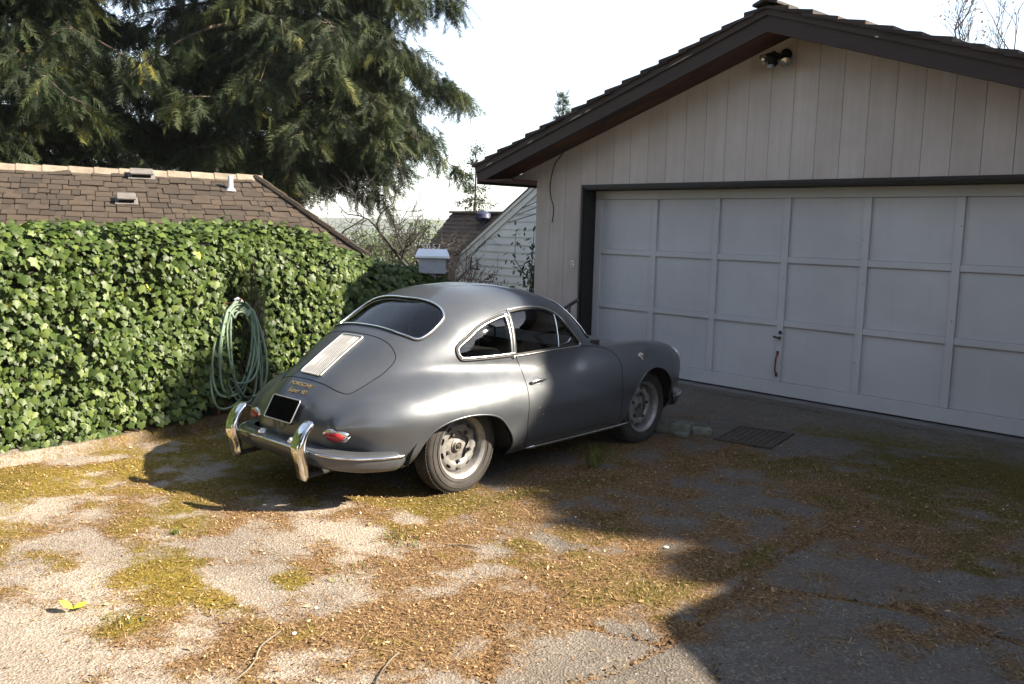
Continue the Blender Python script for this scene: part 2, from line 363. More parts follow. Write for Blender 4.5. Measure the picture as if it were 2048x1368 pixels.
BT = {"wx": [-0.9339, -0.9107, -0.8552, -0.7627, -0.6239, -0.3925, 0.0, 0.45, 0.9, 1.4, 1.8, 2.1, 2.3624, 2.5374, 2.6686, 2.7386, 2.7736],
 "w": [0.001, 0.2162, 0.3916, 0.5251, 0.6498, 0.7506, 0.81, 0.8295, 0.8356, 0.8298, 0.8132, 0.7973, 0.7563, 0.6853, 0.5436, 0.3617, 0.001],
 "zx": [-0.9339, -0.9107, -0.8552, -0.7627, -0.6239, -0.3925, 0.0, 0.5, 1.0, 1.5, 1.8, 2.1, 2.3624, 2.5374, 2.6686, 2.7386, 2.7736],
 "zt": [0.4405, 0.5654, 0.6513, 0.7149, 0.7752, 0.8341, 0.8755, 0.8977, 0.9, 0.9022, 0.8887, 0.8541, 0.7921, 0.7307, 0.6498, 0.5693, 0.4589],
 "zb": [0.42, 0.27, 0.235, 0.215, 0.2, 0.19, 0.17, 0.16, 0.16, 0.16, 0.16, 0.17, 0.18, 0.2, 0.24, 0.29, 0.43],
 "gx": [-0.92, -0.8737, -0.7627, -0.5776, -0.3925, -0.15, 0.1, 0.4, 0.7, 1.0, 1.2, 1.4, 1.58, 1.72, 1.8],
 "gw": [0.001, 0.1572, 0.2932, 0.4197, 0.5174, 0.6009, 0.6535, 0.6864, 0.6975, 0.6919, 0.6803, 0.6578, 0.6169, 0.5564, 0.001],
 "gz": [0.4842, 0.5988, 0.741, 0.8789, 0.9977, 1.135, 1.2582, 1.3314, 1.3458, 1.316, 1.2676, 1.1446, 0.9901, 0.8749, 0.7598],
 "fx": [0.9, 1.3, 1.7, 2.1, 2.3624, 2.5374, 2.6424, 2.7036, 2.7299],
 "fy": [0.6011, 0.5988, 0.5964, 0.589, 0.577, 0.5655, 0.5568, 0.5573, 0.5592],
 "fz": [0.6002, 0.6294, 0.6385, 0.6364, 0.6276, 0.6214, 0.6143, 0.6021, 0.5937],
 "fr": [0.0295, 0.1531, 0.2056, 0.2192, 0.2092, 0.1795, 0.1259, 0.0551, 0.001],
 "rx": [-0.8737, -0.8089, -0.6701, -0.4388, -0.1, 0.3, 0.7, 1.1],
 "ry": [0.4754, 0.4843, 0.5077, 0.5441, 0.5933, 0.6239, 0.6352, 0.6371],
 "rz": [0.52, 0.53, 0.55, 0.57, 0.58, 0.58, 0.58, 0.57],
 "rr": [0.001, 0.033, 0.0922, 0.1368, 0.155, 0.1395, 0.0893, 0.001],
 "misc": [1.8885, 4.5, 2.9269, 0.08, 0.1, 0.14]}
def smin(a,b,k):
    h=np.clip(.5+.5*(b-a)/k,0,1); return b+(a-b)*h-k*h*(1-h)
class Body:
    def __init__(s,T):
        s.T=T
        g=lambda a,b:pchip(T[a],T[b])
        s.w=g('wx','w'); s.zt=g('zx','zt'); s.zb=g('zx','zb'); s.gw=g('gx','gw'); s.gz=g('gx','gz')
        s.fy=g('fx','fy'); s.fz=g('fx','fz'); s.fr=g('fx','fr'); s.ry=g('rx','ry'); s.rz=g('rx','rz'); s.rr=g('rx','rr')
    def F(s,x,y,z):
        T=s.T; nu,nl,ng,kg,kf,kr=T['misc']
        ya=np.sqrt(y*y+1e-8)
        w=s.w(x); zt=s.zt(x); zb=s.zb(x); zm=.5
        zm=np.clip(zm,zb+.005,zt-.005)
        up=z>zm
        a=np.where(up,zt-zm,zm-zb); n=np.where(up,nu,nl)
        A=ya/np.maximum(w,1e-3); B=np.abs(z-zm)/np.maximum(a,1e-3)
        q=(A**n+B**n)**(1/n)
        sc=np.minimum(w,.35)
        f1=np.where(w<.002,1.,(q-1)*sc)
        dx=np.maximum(x-T['wx'][-1],T['wx'][0]-x); f1=np.where(dx>0,np.maximum(f1,.02)+dx,f1)
        gw=s.gw(x); gz=s.gz(x); zc=.62
        zc=np.minimum(zc,gz-.03)
        A=ya/np.maximum(gw,1e-3); B=np.abs(z-zc)/np.maximum(gz-zc,1e-3)
        q=(A**ng+B**ng)**(1/ng); f2=np.where(gw<.002,1.,(q-1)*np.minimum(gw,.35))
        dx=np.maximum(x-T['gx'][-1],T['gx'][0]-x); f2=np.where(dx>0,np.maximum(f2,.02)+dx,f2)
        def ridge(Y,Z,Rr,lo,hi):
            r=Rr(x); d=np.sqrt((ya-Y(x))**2+(z-Z(x))**2+1e-9)-r
            dx=np.maximum(x-hi,lo-x); return np.where(dx>0,np.maximum(d,.02)+dx,d)
        f3=ridge(s.fy,s.fz,s.fr,T['fx'][0],T['fx'][-1]); f4=ridge(s.ry,s.rz,s.rr,T['rx'][0],T['rx'][-1])
        f=smin(f1,f2,kg); f=smin(f,f3,kf); f=smin(f,f4,kr)
        return f
    def grad(s,P,e=1e-3):
        x,y,z=P.T; f0=s.F(x,y,z)
        g=np.stack([s.F(x+e,y,z)-s.F(x-e,y,z),s.F(x,y+e,z)-s.F(x,y-e,z),s.F(x,y,z+e)-s.F(x,y,z-e)],1)/(2*e)
        return f0,g
def nets(B,lo,hi,h):
    xs=[np.arange(lo[i],hi[i]+h,h) for i in range(3)]
    X=xs[0][:,None,None]; 
    V=B.F(np.broadcast_to(xs[0][:,None,None],(len(xs[0]),1,1)),xs[1][None,:,None],xs[2][None,None,:])
    S=V<0
    c=[S[i:S.shape[0]-1+i,j:S.shape[1]-1+j,k:S.shape[2]-1+k] for i in (0,1) for j in (0,1) for k in (0,1)]
    cnt=sum(a.astype(np.int8) for a in c); mix=(cnt>0)&(cnt<8)
    idx=-np.ones(mix.shape,int); I=np.argwhere(mix); idx[mix]=np.arange(len(I))
    P=np.array(lo)+(I+.5)*h
    quads=[]
    for ax in range(3):
        sl0=[slice(None)]*3; sl1=[slice(None)]*3; sl0[ax]=slice(0,-1); sl1[ax]=slice(1,None)
        e=S[tuple(sl0)]!=S[tuple(sl1)]
        E=np.argwhere(e); b,c2=(ax+1)%3,(ax+2)%3
        ok=(E[:,b]>0)&(E[:,c2]>0)&(E[:,b]<mix.shape[b])&(E[:,c2]<mix.shape[c2]); E=E[ok]
        q=[]
        for db,dc in ((-1,-1),(0,-1),(0,0),(-1,0)):
            D=E.copy(); D[:,b]+=db; D[:,c2]+=dc; q.append(idx[D[:,0],D[:,1],D[:,2]])
        q=np.stack(q,1); flip=~S[tuple(sl0)][tuple(E.T)]
        q[flip]=q[flip][:,::-1]; quads.append(q)
    quads=np.concatenate(quads)
    for it in range(6):
        f,g=B.grad(P); st=f[:,None]*g/np.maximum((g*g).sum(1),1e-3)[:,None]
        n=np.linalg.norm(st,axis=1,keepdims=True); P=P-st*np.minimum(1,.7*h/np.maximum(n,1e-9))
        if it<3: # tangential relaxation
            acc=np.zeros_like(P); c=np.zeros(len(P))
            for k in range(4):
                for m in (1,3):
                    np.add.at(acc,quads[:,k],P[quads[:,(k+m)%4]]); np.add.at(c,quads[:,k],1)
            L=acc/c[:,None]-P; gn=g/np.linalg.norm(g,axis=1,keepdims=True)
            P=P+.5*(L-(L*gn).sum(1,keepdims=True)*gn)
    f,g=B.grad(P); N=g/np.linalg.norm(g,axis=1,keepdims=True)
    return P,N,quads
# ------------------------------------------------------------------ car
BODY = Body(BT)
def grad_n(P):
    f, g = BODY.grad(np.asarray(P, float)); return f, g, g/np.maximum(np.linalg.norm(g, axis=1, keepdims=True), 1e-9)
def onto(P, it=8):
    P = np.array(P, float)
    for _ in range(it):
        f, g, n = grad_n(P); P = P-(f/np.maximum(np.linalg.norm(g, axis=1), .25))[:, None]*n*.9
    return P, grad_n(P)[2]
def ray_hit(o, d, n=400, L=1.6):
    t = np.linspace(0, L, n); P = o+t[:, None]*d; f = BODY.F(*P.T); i = int(np.argmax(f < 0))
    a, b = t[max(i-1, 0)], t[i]
    for _ in range(22):
        m = (a+b)/2
        if BODY.F(*(o+m*d)[:, None])[0] < 0: b = m
        else: a = m
    return o+b*d
def side_pts(xz, s=-1):   # (x,z) outline -> points on the flank
    return np.array([ray_hit(np.array([x, s*1.2, z]), np.array([0, -s*1., 0])) for x, z in xz])
def top_pts(xy):
    return np.array([ray_hit(np.array([x, y, 1.6]), np.array([0, 0, -1.])) for x, y in xy])
def smooth_closed(p, n=8):
    p = np.asarray(p, float); out = []; m = len(p)
    for i in range(m):
        a, b, c, d = p[i-1], p[i], p[(i+1) % m], p[(i+2) % m]
        for k in range(n):
            t = k/n; out.append(.5*((2*b)+(-a+c)*t+(2*a-5*b+4*c-d)*t*t+(-a+3*b-3*c+d)*t**3))
    return np.array(out)
def smooth_open(p, n=8):
    p = np.asarray(p, float); q = np.vstack([2*p[0]-p[1], p, 2*p[-1]-p[-2]]); out = []
    for i in range(1, len(q)-2):
        a, b, c, d = q[i-1:i+3]
        for k in range(n):
            t = k/n; out.append(.5*((2*b)+(-a+c)*t+(2*a-5*b+4*c-d)*t*t+(-a+3*b-3*c+d)*t**3))
    out.append(p[-1]); return np.array(out)
def sdf_poly(P, poly):
    A = np.asarray(poly); B = np.roll(A, -1, 0); d2 = np.full(len(P), 1e9); ins = np.zeros(len(P), bool)
    for a, b in zip(A, B):
        e = b-a; w = P-a; h = np.clip((w@e)/max(e@e, 1e-12), 0, 1); q = w-h[:, None]*e; d2 = np.minimum(d2, (q*q).sum(1))
        c = (a[1] > P[:, 1]) != (b[1] > P[:, 1])
        if abs(e[1]) > 1e-12: ins ^= c & (P[:, 0] < a[0]+e[0]*(P[:, 1]-a[1])/e[1])
    d = np.sqrt(d2); return np.where(ins, -d, d)
class Shell:
    def __init__(s, V, N, tris): s.V, s.N, s.sets = V, N, {'body': tris}
    def cut(s, src, new, phi):
        """move the part of set src where phi < 0 to set new, cutting triangles along phi = 0"""
        phi = np.where(np.abs(phi) < 1e-5, 1e-5, phi); T = s.sets[src]; sg = (phi[T] > 0).sum(1)
        pos = [T[sg == 3]]; neg = [T[sg == 0]]; X = T[(sg > 0) & (sg < 3)]
        cache = {}; nv = []; nn = []; n0 = len(s.V); pl = []; nl = []
        def mid(a, b):
            k = (a, b) if a < b else (b, a)
            if k not in cache:
                t_ = phi[a]/(phi[a]-phi[b]); nv.append(s.V[a]+t_*(s.V[b]-s.V[a])); q = s.N[a]+t_*(s.N[b]-s.N[a]); nn.append(q/np.linalg.norm(q)); cache[k] = n0+len(nv)-1
            return cache[k]
        for tri in X:
            for r in range(3):
                a, b, c = int(tri[r]), int(tri[(r+1) % 3]), int(tri[(r+2) % 3])
                if (phi[a] > 0) != (phi[b] > 0) and (phi[a] > 0) != (phi[c] > 0): break
            ab = mid(a, b); ca = mid(c, a); one, two = (pl, nl) if phi[a] > 0 else (nl, pl)
            one.append((a, ab, ca)); two += [(ab, b, c), (ab, c, ca)]
        if nv: s.V = np.vstack([s.V, nv]); s.N = np.vstack([s.N, nn])
        s.sets[src] = np.vstack(pos+([np.array(pl)] if pl else [])); s.sets[new] = np.vstack(neg+([np.array(nl)] if nl else []))
    def mesh(s, name, key, off=0., flip=False):
        T = s.sets[key]; u, inv = np.unique(T, return_inverse=True); F = inv.reshape(-1, 3)
        V = s.V[u]+off*s.N[u]; me = np_mesh(name, V, F, sm=True); me.normals_split_custom_set_from_vertices([tuple(q) for q in s.N[u]]); return me
car = empty('car', 'dark grey vintage rear-engined coupe with chrome bumpers parked in front of the garage', 'car', (2.117249, -4.560059, -0.108869), math.pi/2+0.065188)
def cl(name, mb, mat, parent=car, sm=40):
    return mb.build(name, M[mat], parent, sm, local=True)
P_, N_, Q_ = nets(BODY, (-1.01, -.88, .06), (2.84, .88, 1.42), .02)
tris = np.vstack([Q_[:, [0, 1, 2]], Q_[:, [0, 2, 3]]])
# make winding agree with the normals
fc = np.cross(P_[tris[:, 1]]-P_[tris[:, 0]], P_[tris[:, 2]]-P_[tris[:, 0]]); flip = (fc*N_[tris[:, 0]]).sum(1) < 0
tris[flip] = tris[flip][:, [0, 2, 1]]
sh = Shell(P_, N_, tris)
zb_line = pchip([-1.0, -.85, -.55, -.42, .42, .60, 1.2, 1.75, 2.40, 2.6, 2.9], [.275, .255, .222, .205, .19, .205, .205, .205, .235, .27, .30])
sh.cut('body', 'under', sh.V[:, 2]-zb_line(sh.V[:, 0]))
ARCH_R = [(-.475, .05), (-.462, .24), (-.43, .32), (-.385, .40), (-.32, .475), (-.23, .52), (-.12, .542), (0, .547), (.14, .53), (.245, .485), (.335, .395), (.385, .30), (.405, .19), (.405, .05)]
ARCH_F = [(1.665, .05), (1.668, .20), (1.69, .30), (1.73, .395), (1.78, .49), (1.848, .578), (1.955, .645), (2.09, .665), (2.22, .628), (2.33, .535), (2.41, .43), (2.45, .33), (2.455, .22), (2.455, .05)]
def arch_curve(p): q = smooth_open(p[1:-1], 6); return np.vstack([[p[0]], q, [p[-1]]])
for key in ('body', 'under'):
    for A in (ARCH_R, ARCH_F):
        phi = np.maximum(sdf_poly(sh.V[:, [0, 2]], arch_curve(A)), .42-np.abs(sh.V[:, 1])); sh.cut(key, 'drop', phi)
QW = [(.024, .936), (.040, .976), (.120, 1.024), (.211, 1.078), (.301, 1.117), (.417, 1.148), (.512, 1.164), (.524, 1.155), (.512, 1.03), (.502, .892), (.492, .882), (.283, .878), (.084, .879), (.040, .893)]
DW = [(.527, .898), (.535, .888), (.749, .893), (.99, .900), (1.235, .900), (1.258, .908), (1.20, .975), (1.149, 1.035), (1.097, 1.100), (1.035, 1.142), (.963, 1.168), (.859, 1.184), (.70, 1.186), (.585, 1.176), (.566, 1.168), (.54, 1.032)]
QWs, DWs = smooth_closed(QW, 5), smooth_closed(DW, 5)
side = np.abs(sh.V[:, 1]) > .25
def far_off(phi, ok): return np.where(ok, phi, np.maximum(phi, .05))
# door first, then the windows
DOOR = [(.521, .884), (.553, .79), (.538, .71), (.508, .56), (.505, .42), (.512, .262), (.53, .25), (1.59, .25), (1.612, .265), (1.614, .45), (1.602, .6), (1.625, .72), (1.622, .80), (1.575, .842), (1.41, .871), (1.258, .886)]
DOORs = np.vstack([DOOR[:1]]+[smooth_open(DOOR[:6], 5)[1:]]+[np.array(DOOR[6:9])]+[smooth_open(DOOR[8:16], 5)[1:]])
for s_, nm in ((-1, 'door_r'), (1, 'door_l')):
    sh.cut('body', nm, far_off(sdf_poly(sh.V[:, [0, 2]], DOORs), sh.V[:, 1]*s_ > .25))
for s_, a in ((-1, 'r'), (1, 'l')):
    sh.cut('body', 'qwin_'+a, far_off(sdf_poly(sh.V[:, [0, 2]], QWs), sh.V[:, 1]*s_ > .25))
    sh.cut('body', 'dwin_'+a, far_off(sdf_poly(sh.V[:, [0, 2]], DWs), sh.V[:, 1]*s_ > .25))
RWh = [(.094, 0), (.097, .129), (.097, .29), (.088, .385), (.062, .44), (.020, .466), (-.075, .478), (-.158, .470), (-.198, .448), (-.222, .405), (-.246, .33), (-.256, .233), (-.256, .10)]
RW = [(x, -y) for x, y in RWh]+[(-.256, 0)]+[(x, y) for x, y in RWh[:0:-1]]
RWs = smooth_closed(RW, 4)
topz = sh.V[:, 2]
sh.cut('body', 'rear_glass', far_off(sdf_poly(sh.V[:, [0, 1]], RWs), (sh.V[:, 2] > .93) & (sh.V[:, 0] < .3)))
WSh = [(0, 1.235), (.18, 1.228), (.33, 1.207), (.425, 1.175), (.475, 1.125), (.535, 1.045), (.575, .975), (.585, .945), (.55, .928), (.40, .918), (.2, .912)]
WS = [(y, z) for y, z in WSh]+[(0, .910)]+[(-y, z) for y, z in WSh[:0:-1]]
WSs = smooth_closed(WS, 4)
sh.cut('body', 'windscreen', far_off(sdf_poly(sh.V[:, [1, 2]], WSs), sh.V[:, 0] > 1.02))
LIDh = [(-.335, 0), (-.335, .166), (-.335, .274), (-.337, .36), (-.352, .43), (-.374, .449), (-.41, .452), (-.468, .443), (-.528, .427), (-.584, .413), (-.633, .40), (-.672, .384), (-.703, .350), (-.733, .274), (-.745, .136)]
LID = [(x, -y) for x, y in LIDh]+[(-.746, 0)]+[(x, y) for x, y in LIDh[:0:-1]]
LIDs = smooth_closed(LID, 4)
sh.cut('body', 'lid', far_off(sdf_poly(sh.V[:, [0, 1]], LIDs), (sh.V[:, 2] > .6) & (sh.V[:, 0] < 0)))
HDh = [(1.68, 0), (1.69, .2), (1.73, .36), (1.80, .425), (2.0, .425), (2.3, .38), (2.5, .30), (2.6, .2), (2.635, .1)]
HD = [(x, -y) for x, y in HDh]+[(2.64, 0)]+[(x, y) for x, y in HDh[:0:-1]]
HDs = smooth_closed(HD, 4)
sh.cut('body', 'hood', far_off(sdf_poly(sh.V[:, [0, 1]], HDs), (sh.V[:, 2] > .5) & (sh.V[:, 0] > 1.6)))
body_o = link('body', sh.mesh('car_body', 'body'), M['paint'], car, True)
uv_ = np.unique(sh.sets['under']); dz_ = zb_line(sh.V[uv_, 0])-sh.V[uv_, 2]; sh.V[uv_, 2] += np.maximum(dz_, 0)*.8; sh.V[uv_, 1] *= 1-.06*np.clip(dz_/.03, 0, 1)
link('underbody', sh.mesh('car_underbody', 'under'), M['under'], car, True)
hood_o = link('bonnet', sh.mesh('car_bonnet', 'hood'), M['paint'], car, True)
lid_o = link('engine_lid', sh.mesh('car_engine_lid', 'lid'), M['paint'], car, True)
door_o = {}
for a in 'rl': door_o[a] = link('door', sh.mesh('car_door', 'door_'+a), M['paint'], car, True)
def strip(name, pts3, rad, mat, parent=car, closed=True, off=0., n=8):
    P3, n3 = onto(pts3, 4); P3 = P3+off*n3; mb = MB(); mb.tube(P3, rad, n, closed); return cl(name, mb, mat, parent, 60)
# panel gaps
for a, s_ in (('r', -1), ('l', 1)):
    strip('shut_line', side_pts(DOORs, s_), .0032, 'black', door_o[a], True, -.0005, 6)
strip('shut_line', top_pts(LIDs), .0030, 'black', lid_o, True, -.0005, 6)
strip('shut_line', top_pts(HDs), .0030, 'black', hood_o, True, -.0005, 6)
def shrink(poly, d):
    p = np.asarray(poly); c = []
    n = len(p)
    for i in range(n):
        t_ = p[(i+1) % n]-p[i-1]; t_ = t_/max(np.linalg.norm(t_), 1e-9); c.append(p[i]+np.array([-t_[1], t_[0]])*d)
    c = np.array(c); return c if abs(np.ptp(c[:, 0])) < abs(np.ptp(p[:, 0])) else shrink(poly, -d) if d > 0 else c
for a, s_ in (('r', -1), ('l', 1)):
    g = link('quarter_window', sh.mesh('car_quarter_glass', 'qwin_'+a, -.006), M['glass'], car, True)
    strip('seal', side_pts(QWs, s_), .0085, 'rubber', g, True, .001)
    strip('chrome_frame', side_pts(shrink(QWs, .0145), s_), .0088, 'bright', g, True, .003)
    g = link('door_window', sh.mesh('car_door_glass', 'dwin_'+a, -.008), M['glass'], car, True)
    strip('seal', side_pts(DWs, s_), .0075, 'rubber', g, True, .0)
    strip('chrome_frame', side_pts(shrink(DWs, .0115), s_), .0062, 'bright', g, True, .003)
    vp = side_pts(smooth_open([(1.043, 1.131), (1.012, 1.03), (.992, .902)], 5), s_)
    strip('vent_post', vp, .0055, 'chrome', g, False, .002)
    strip('vent_latch', side_pts([(1.02, .918), (1.07, .923), (1.13, .93), (1.165, .955)], s_), .004, 'chrome', g, False, -.004)
    strip('drip_rail', side_pts(smooth_open([(.06, 1.0), (.211, 1.095), (.301, 1.134), (.417, 1.166), (.541, 1.19), (.70, 1.203), (.86, 1.201), (.97, 1.184), (1.055, 1.154), (1.125, 1.098), (1.185, 1.03)], 4), s_), [.0035]*2+[.005]*37+[.004]*2, 'paint', body_o, False, .004)
g = link('rear_window', sh.mesh('car_rear_glass', 'rear_glass', -.006), M['glass'], car, True)
strip('seal', top_pts(RWs), .011, 'rubber', g, True, -.002)
strip('chrome_frame', top_pts(shrink(RWs, .004)), .0072, 'bright', g, True, .006)
g = link('windscreen', sh.mesh('car_windscreen', 'windscreen', -.006), M['glass'], car, True)
wsp = np.array([ray_hit(np.array([2.6, y, z]), np.array([-1., 0, 0]), 500, 2.2) for y, z in WSs])
strip('seal', wsp, .012, 'rubber', g, True, 0.)
strip('chrome_frame', wsp, .006, 'chrome', g, True, .008)
# arch lips and wheel wells
for A in (ARCH_R, ARCH_F):
    for s_ in (-1, 1):
        q = [p for p in arch_curve(A) if p[1] > .20]
        strip('arch_lip', side_pts(q, s_), .007, 'paint', body_o, False, -.004)
        xc = (A[0][0]+A[-1][0])/2; w = (A[-1][0]-A[0][0])/2+.03
        mb = MB(); prof = [(xc+w*math.cos(b), .22+(max(p[1] for p in A)-.19)*math.sin(b)) for b in np.linspace(.16, math.pi-.16, 20)]
        y0, y1 = .45*s_, .745*s_
        for (x, z) in prof: mb.v += [(x, y0, z), (x, y1, z)]
        n0 = len(prof); mb.f += [(2*i, 2*i+1, 2*i+3, 2*i+2) for i in range(n0-1)]+[tuple(2*i for i in range(n0))]
        cl('wheel_well', mb, 'under', car, 30)
# wheels
def ring_disc(r0f, r1, nr, na):
    V = []; F = []
    for i in range(nr+1):
        for k in range(na):
            a = 2*math.pi*k/na; r0 = r0f(a); r = r0+(r1-r0)*i/nr; V.append((r*math.cos(a), r*math.sin(a), 0))
    for i in range(nr):
        for k in range(na):
            a0 = i*na+k; a1 = i*na+(k+1) % na; b0 = a0+na; b1 = a1+na; F += [(a0, b0, b1), (a0, b1, a1)]
    return np.array(V, float), np.array(F)
def wheel_meshes():
    out = {}
    mb = MB()   # tyre, axis z = outward
    prof = [(.200, -.062), (.215, -.075), (.255, -.083), (.290, -.078), (.309, -.062), (.315, -.045), (.318, 0), (.315, .045), (.309, .062), (.290, .078), (.255, .083), (.215, .075), (.203, .064), (.200, .055)]
    mb.lathe(prof, 72)
    for rr, hh in ((.232, .0815), (.272, .0825)): mb.lathe([(rr-.002, hh-.001), (rr, hh+.0022), (rr+.002, hh-.001)], 72)
    out['tyre'] = mb.mesh('car_tyre', 60)
    mb = MB()   # tread blocks
    for k in range(84):
        a = 2*math.pi*k/84
        for row, (h0, h1, r_) in enumerate(((-.058, -.036, .3145), (-.031, -.011, .3175), (-.007, .013, .3185), (.017, .036, .3175), (.041, .059, .3135))):
            a_ = a+(.5 if row % 2 else 0)*2*math.pi/84
            m = Matrix.Rotation(a_, 4, 'Z') @ Matrix.Translation((r_, 0, (h0+h1)/2)) @ Matrix.Rotation(.18*(1 if row < 2 else -1), 4, 'X')
            mb.box((0, 0, 0), (.006, .017, h1-h0)); mb.v[-8:] = [tuple(m @ Vector(q)) for q in mb.v[-8:]]
    out['tread'] = mb.mesh('car_tread')
    mb = MB()
    mb.lathe([(.176, .006), (.182, .028), (.184, .052), (.190, .060), (.198, .066), (.206, .073), (.211, .076), (.2125, .071), (.207, .064), (.200, .050), (.196, .0), (.194, -.06)], 64)
    out['rim'] = mb.mesh('car_rim', 40)
    lob = lambda a: .094+.012*math.cos(5*a)
    V, F = ring_disc(lob, .178, 14, 180)
    r = np.hypot(V[:, 0], V[:, 1]); an = np.arctan2(V[:, 1], V[:, 0])
    V[:, 2] = np.interp(r, [.08, .106, .118, .132, .150, .165, .178], [.020, .022, .033, .036, .034, .024, .008])
    S = Shell(V, np.tile([0, 0, 1.], (len(V), 1)), F)
    an = np.arctan2(S.V[:, 1], S.V[:, 0]); rr = np.hypot(S.V[:, 0], S.V[:, 1])
    k = np.round(an/(2*math.pi/10)); da = (an-k*2*math.pi/10)*.152
    dd = np.hypot(np.maximum(np.abs(da)-.014, 0), rr-.152)-.0085
    S.cut('body', 'slot', dd)
    me = np_mesh('car_wheel_disc', S.V, S.sets['body'], sm=True); me.set_sharp_from_angle(angle=R(40)); out['disc'] = me
    mb = MB()
    mb.lathe([(.001, .012), (.035, .012), (.050, .010), (.085, .004), (.120, 0), (.176, -.012)], 48)
    out['drum'] = mb.mesh('car_drum', 40)
    mb = MB(); mb.lathe([(.046, .008), (.046, .016), (.034, .020), (.033, .030), (.027, .032), (.026, .016), (.001, .014)], 32); out['hub'] = mb.mesh('car_hub', 35)
    mb = MB(); mb.lathe([(.022, .014), (.019, .032), (.011, .034), (.010, .040), (.001, .041)], 6); out['hub_nut'] = mb.mesh('car_hub_nut')
    mb = MB()
    mb.lathe([(.017, .029), (.014, .0345), (.011, .030), (.0105, .046), (.003, .047), (.0005, .047)], 6); out['lug'] = mb.mesh('car_lug')
    return out
WM = wheel_meshes()
for x, yw in ((0, .636), (2.1, .618)):
    for s_ in (-1, 1):
        w = bpy.data.objects.new('wheel', None); col.objects.link(w); w.parent = car; w.empty_display_size = .1
        w.location = (x, s_*yw, .311)
        rz = Matrix.Rotation(R(17 if x < 1 else 48), 4, 'Z'); w.rotation_euler = ((Matrix.Rotation(R(90*(-s_)), 4, 'X')) @ rz).to_euler()
        for nm, key, mt in (('tyre', 'tyre', 'tyre'), ('tread', 'tread', 'tyre'), ('rim', 'rim', 'rim'), ('wheel_disc', 'disc', 'rim'), ('brake_drum', 'drum', 'drum'), ('hub', 'hub', 'drum'), ('hub_nut', 'hub_nut', 'iron')):
            c_ = link(nm, WM[key], M[mt], w, True)
            if nm == 'tread': c_['kind'] = 'stuff'
        for k in range(5):
            a = 2*math.pi*(k+.5)/5; c_ = link('lug_nut', WM['lug'], M['iron'], w, True); c_.location = (.1025*math.cos(a), .1025*math.sin(a), 0)
# sill strips
for s_ in (-1, 1):
    q = [(x, .236) for x in np.linspace(.545, 1.80, 24)]
    P3, n3 = onto(side_pts(q, s_), 4); mb = MB(); mb.tube(P3+n3*.010, [.005, .011]+[.0125]*20+[.011, .005], 10); cl('sill_strip', mb, 'chrome', car, 60)
# bumpers
def bumper(name, pts, x_sign, sc=1.):
    full = [(x, -y, z) for y, x, z in pts[::-1]]+[(x, y, z) for y, x, z in pts[1:]]
    C_ = smooth_open(full, 8); n = len(C_)
    T_ = np.gradient(C_, axis=0); T_ /= np.linalg.norm(T_, axis=1, keepdims=True)
    out = np.stack([T_[:, 1], -T_[:, 0], 0*T_[:, 0]], 1); out /= np.linalg.norm(out, axis=1, keepdims=True)
    mid = n//2
    if out[mid, 0]*x_sign < 0: out = -out
    prof = [(-.10, .016), (-.055, .015), (-.015, .009), (-.004, .002), (0, -.006), (-.003, -.04), (-.010, -.066), (-.022, -.088), (-.042, -.100), (-.075, -.104), (-.10, -.098)]
    mb = MB(); k = len(prof); L = np.concatenate([[0], np.cumsum(np.linalg.norm(np.diff(C_, axis=0), axis=1))]); e = np.minimum(L, L[-1]-L)
    for i in range(n):
        f = math.sqrt(min(1., e[i]/.075+.02)); fz = .35+.65*f
        for a, b in prof: mb.v.append(tuple(C_[i]+out[i]*(a*1. if a < -.05 else a-(1-f)*.03)+np.array([0, 0, (b+.05)*fz-.05])))
    for i in range(n-1):
        for j in range(k-1): mb.f.append((i*k+j, i*k+j+1, (i+1)*k+j+1, (i+1)*k+j))
    mb.f += [tuple(range(k)), tuple((n-1)*k+j for j in range(k-1, -1, -1))]
    b_ = cl(name, mb, 'paint', car, 50)
    bm_ = bmesh.new(); bm_.from_mesh(b_.data); bm_.faces.ensure_lookup_table(); q_ = bm_.faces[(n//2)*(k-1)+5]
    if q_.normal.x*x_sign < 0: bmesh.ops.reverse_faces(bm_, faces=bm_.faces)
    bm_.to_mesh(b_.data); bm_.free(); smooth(b_.data, 50)
    mb = MB(); sel = range(3, n-3)
    mb.tube([C_[i]+out[i]*.002+np.array([0, 0, -.004]) for i in sel], [.004]+[.0085]*(len(sel)-2)+[.004], 10); cl('chrome_strip', mb, 'chrome', b_, 60)
    return b_, C_, out
bp, BC, BO = bumper('rear_bumper', [(0, -1.022, .398), (.28, -1.004, .391), (.495, -.95, .376), (.64, -.835, .366), (.715, -.70, .360), (.745, -.58, .357), (.748, -.505, .356)], -1)
fbp, FC, FO = bumper('front_bumper', [(0, 2.93, .37), (.30, 2.905, .37), (.52, 2.83, .37), (.66, 2.70, .37), (.73, 2.56, .37), (.745, 2.47, .37)], 1)
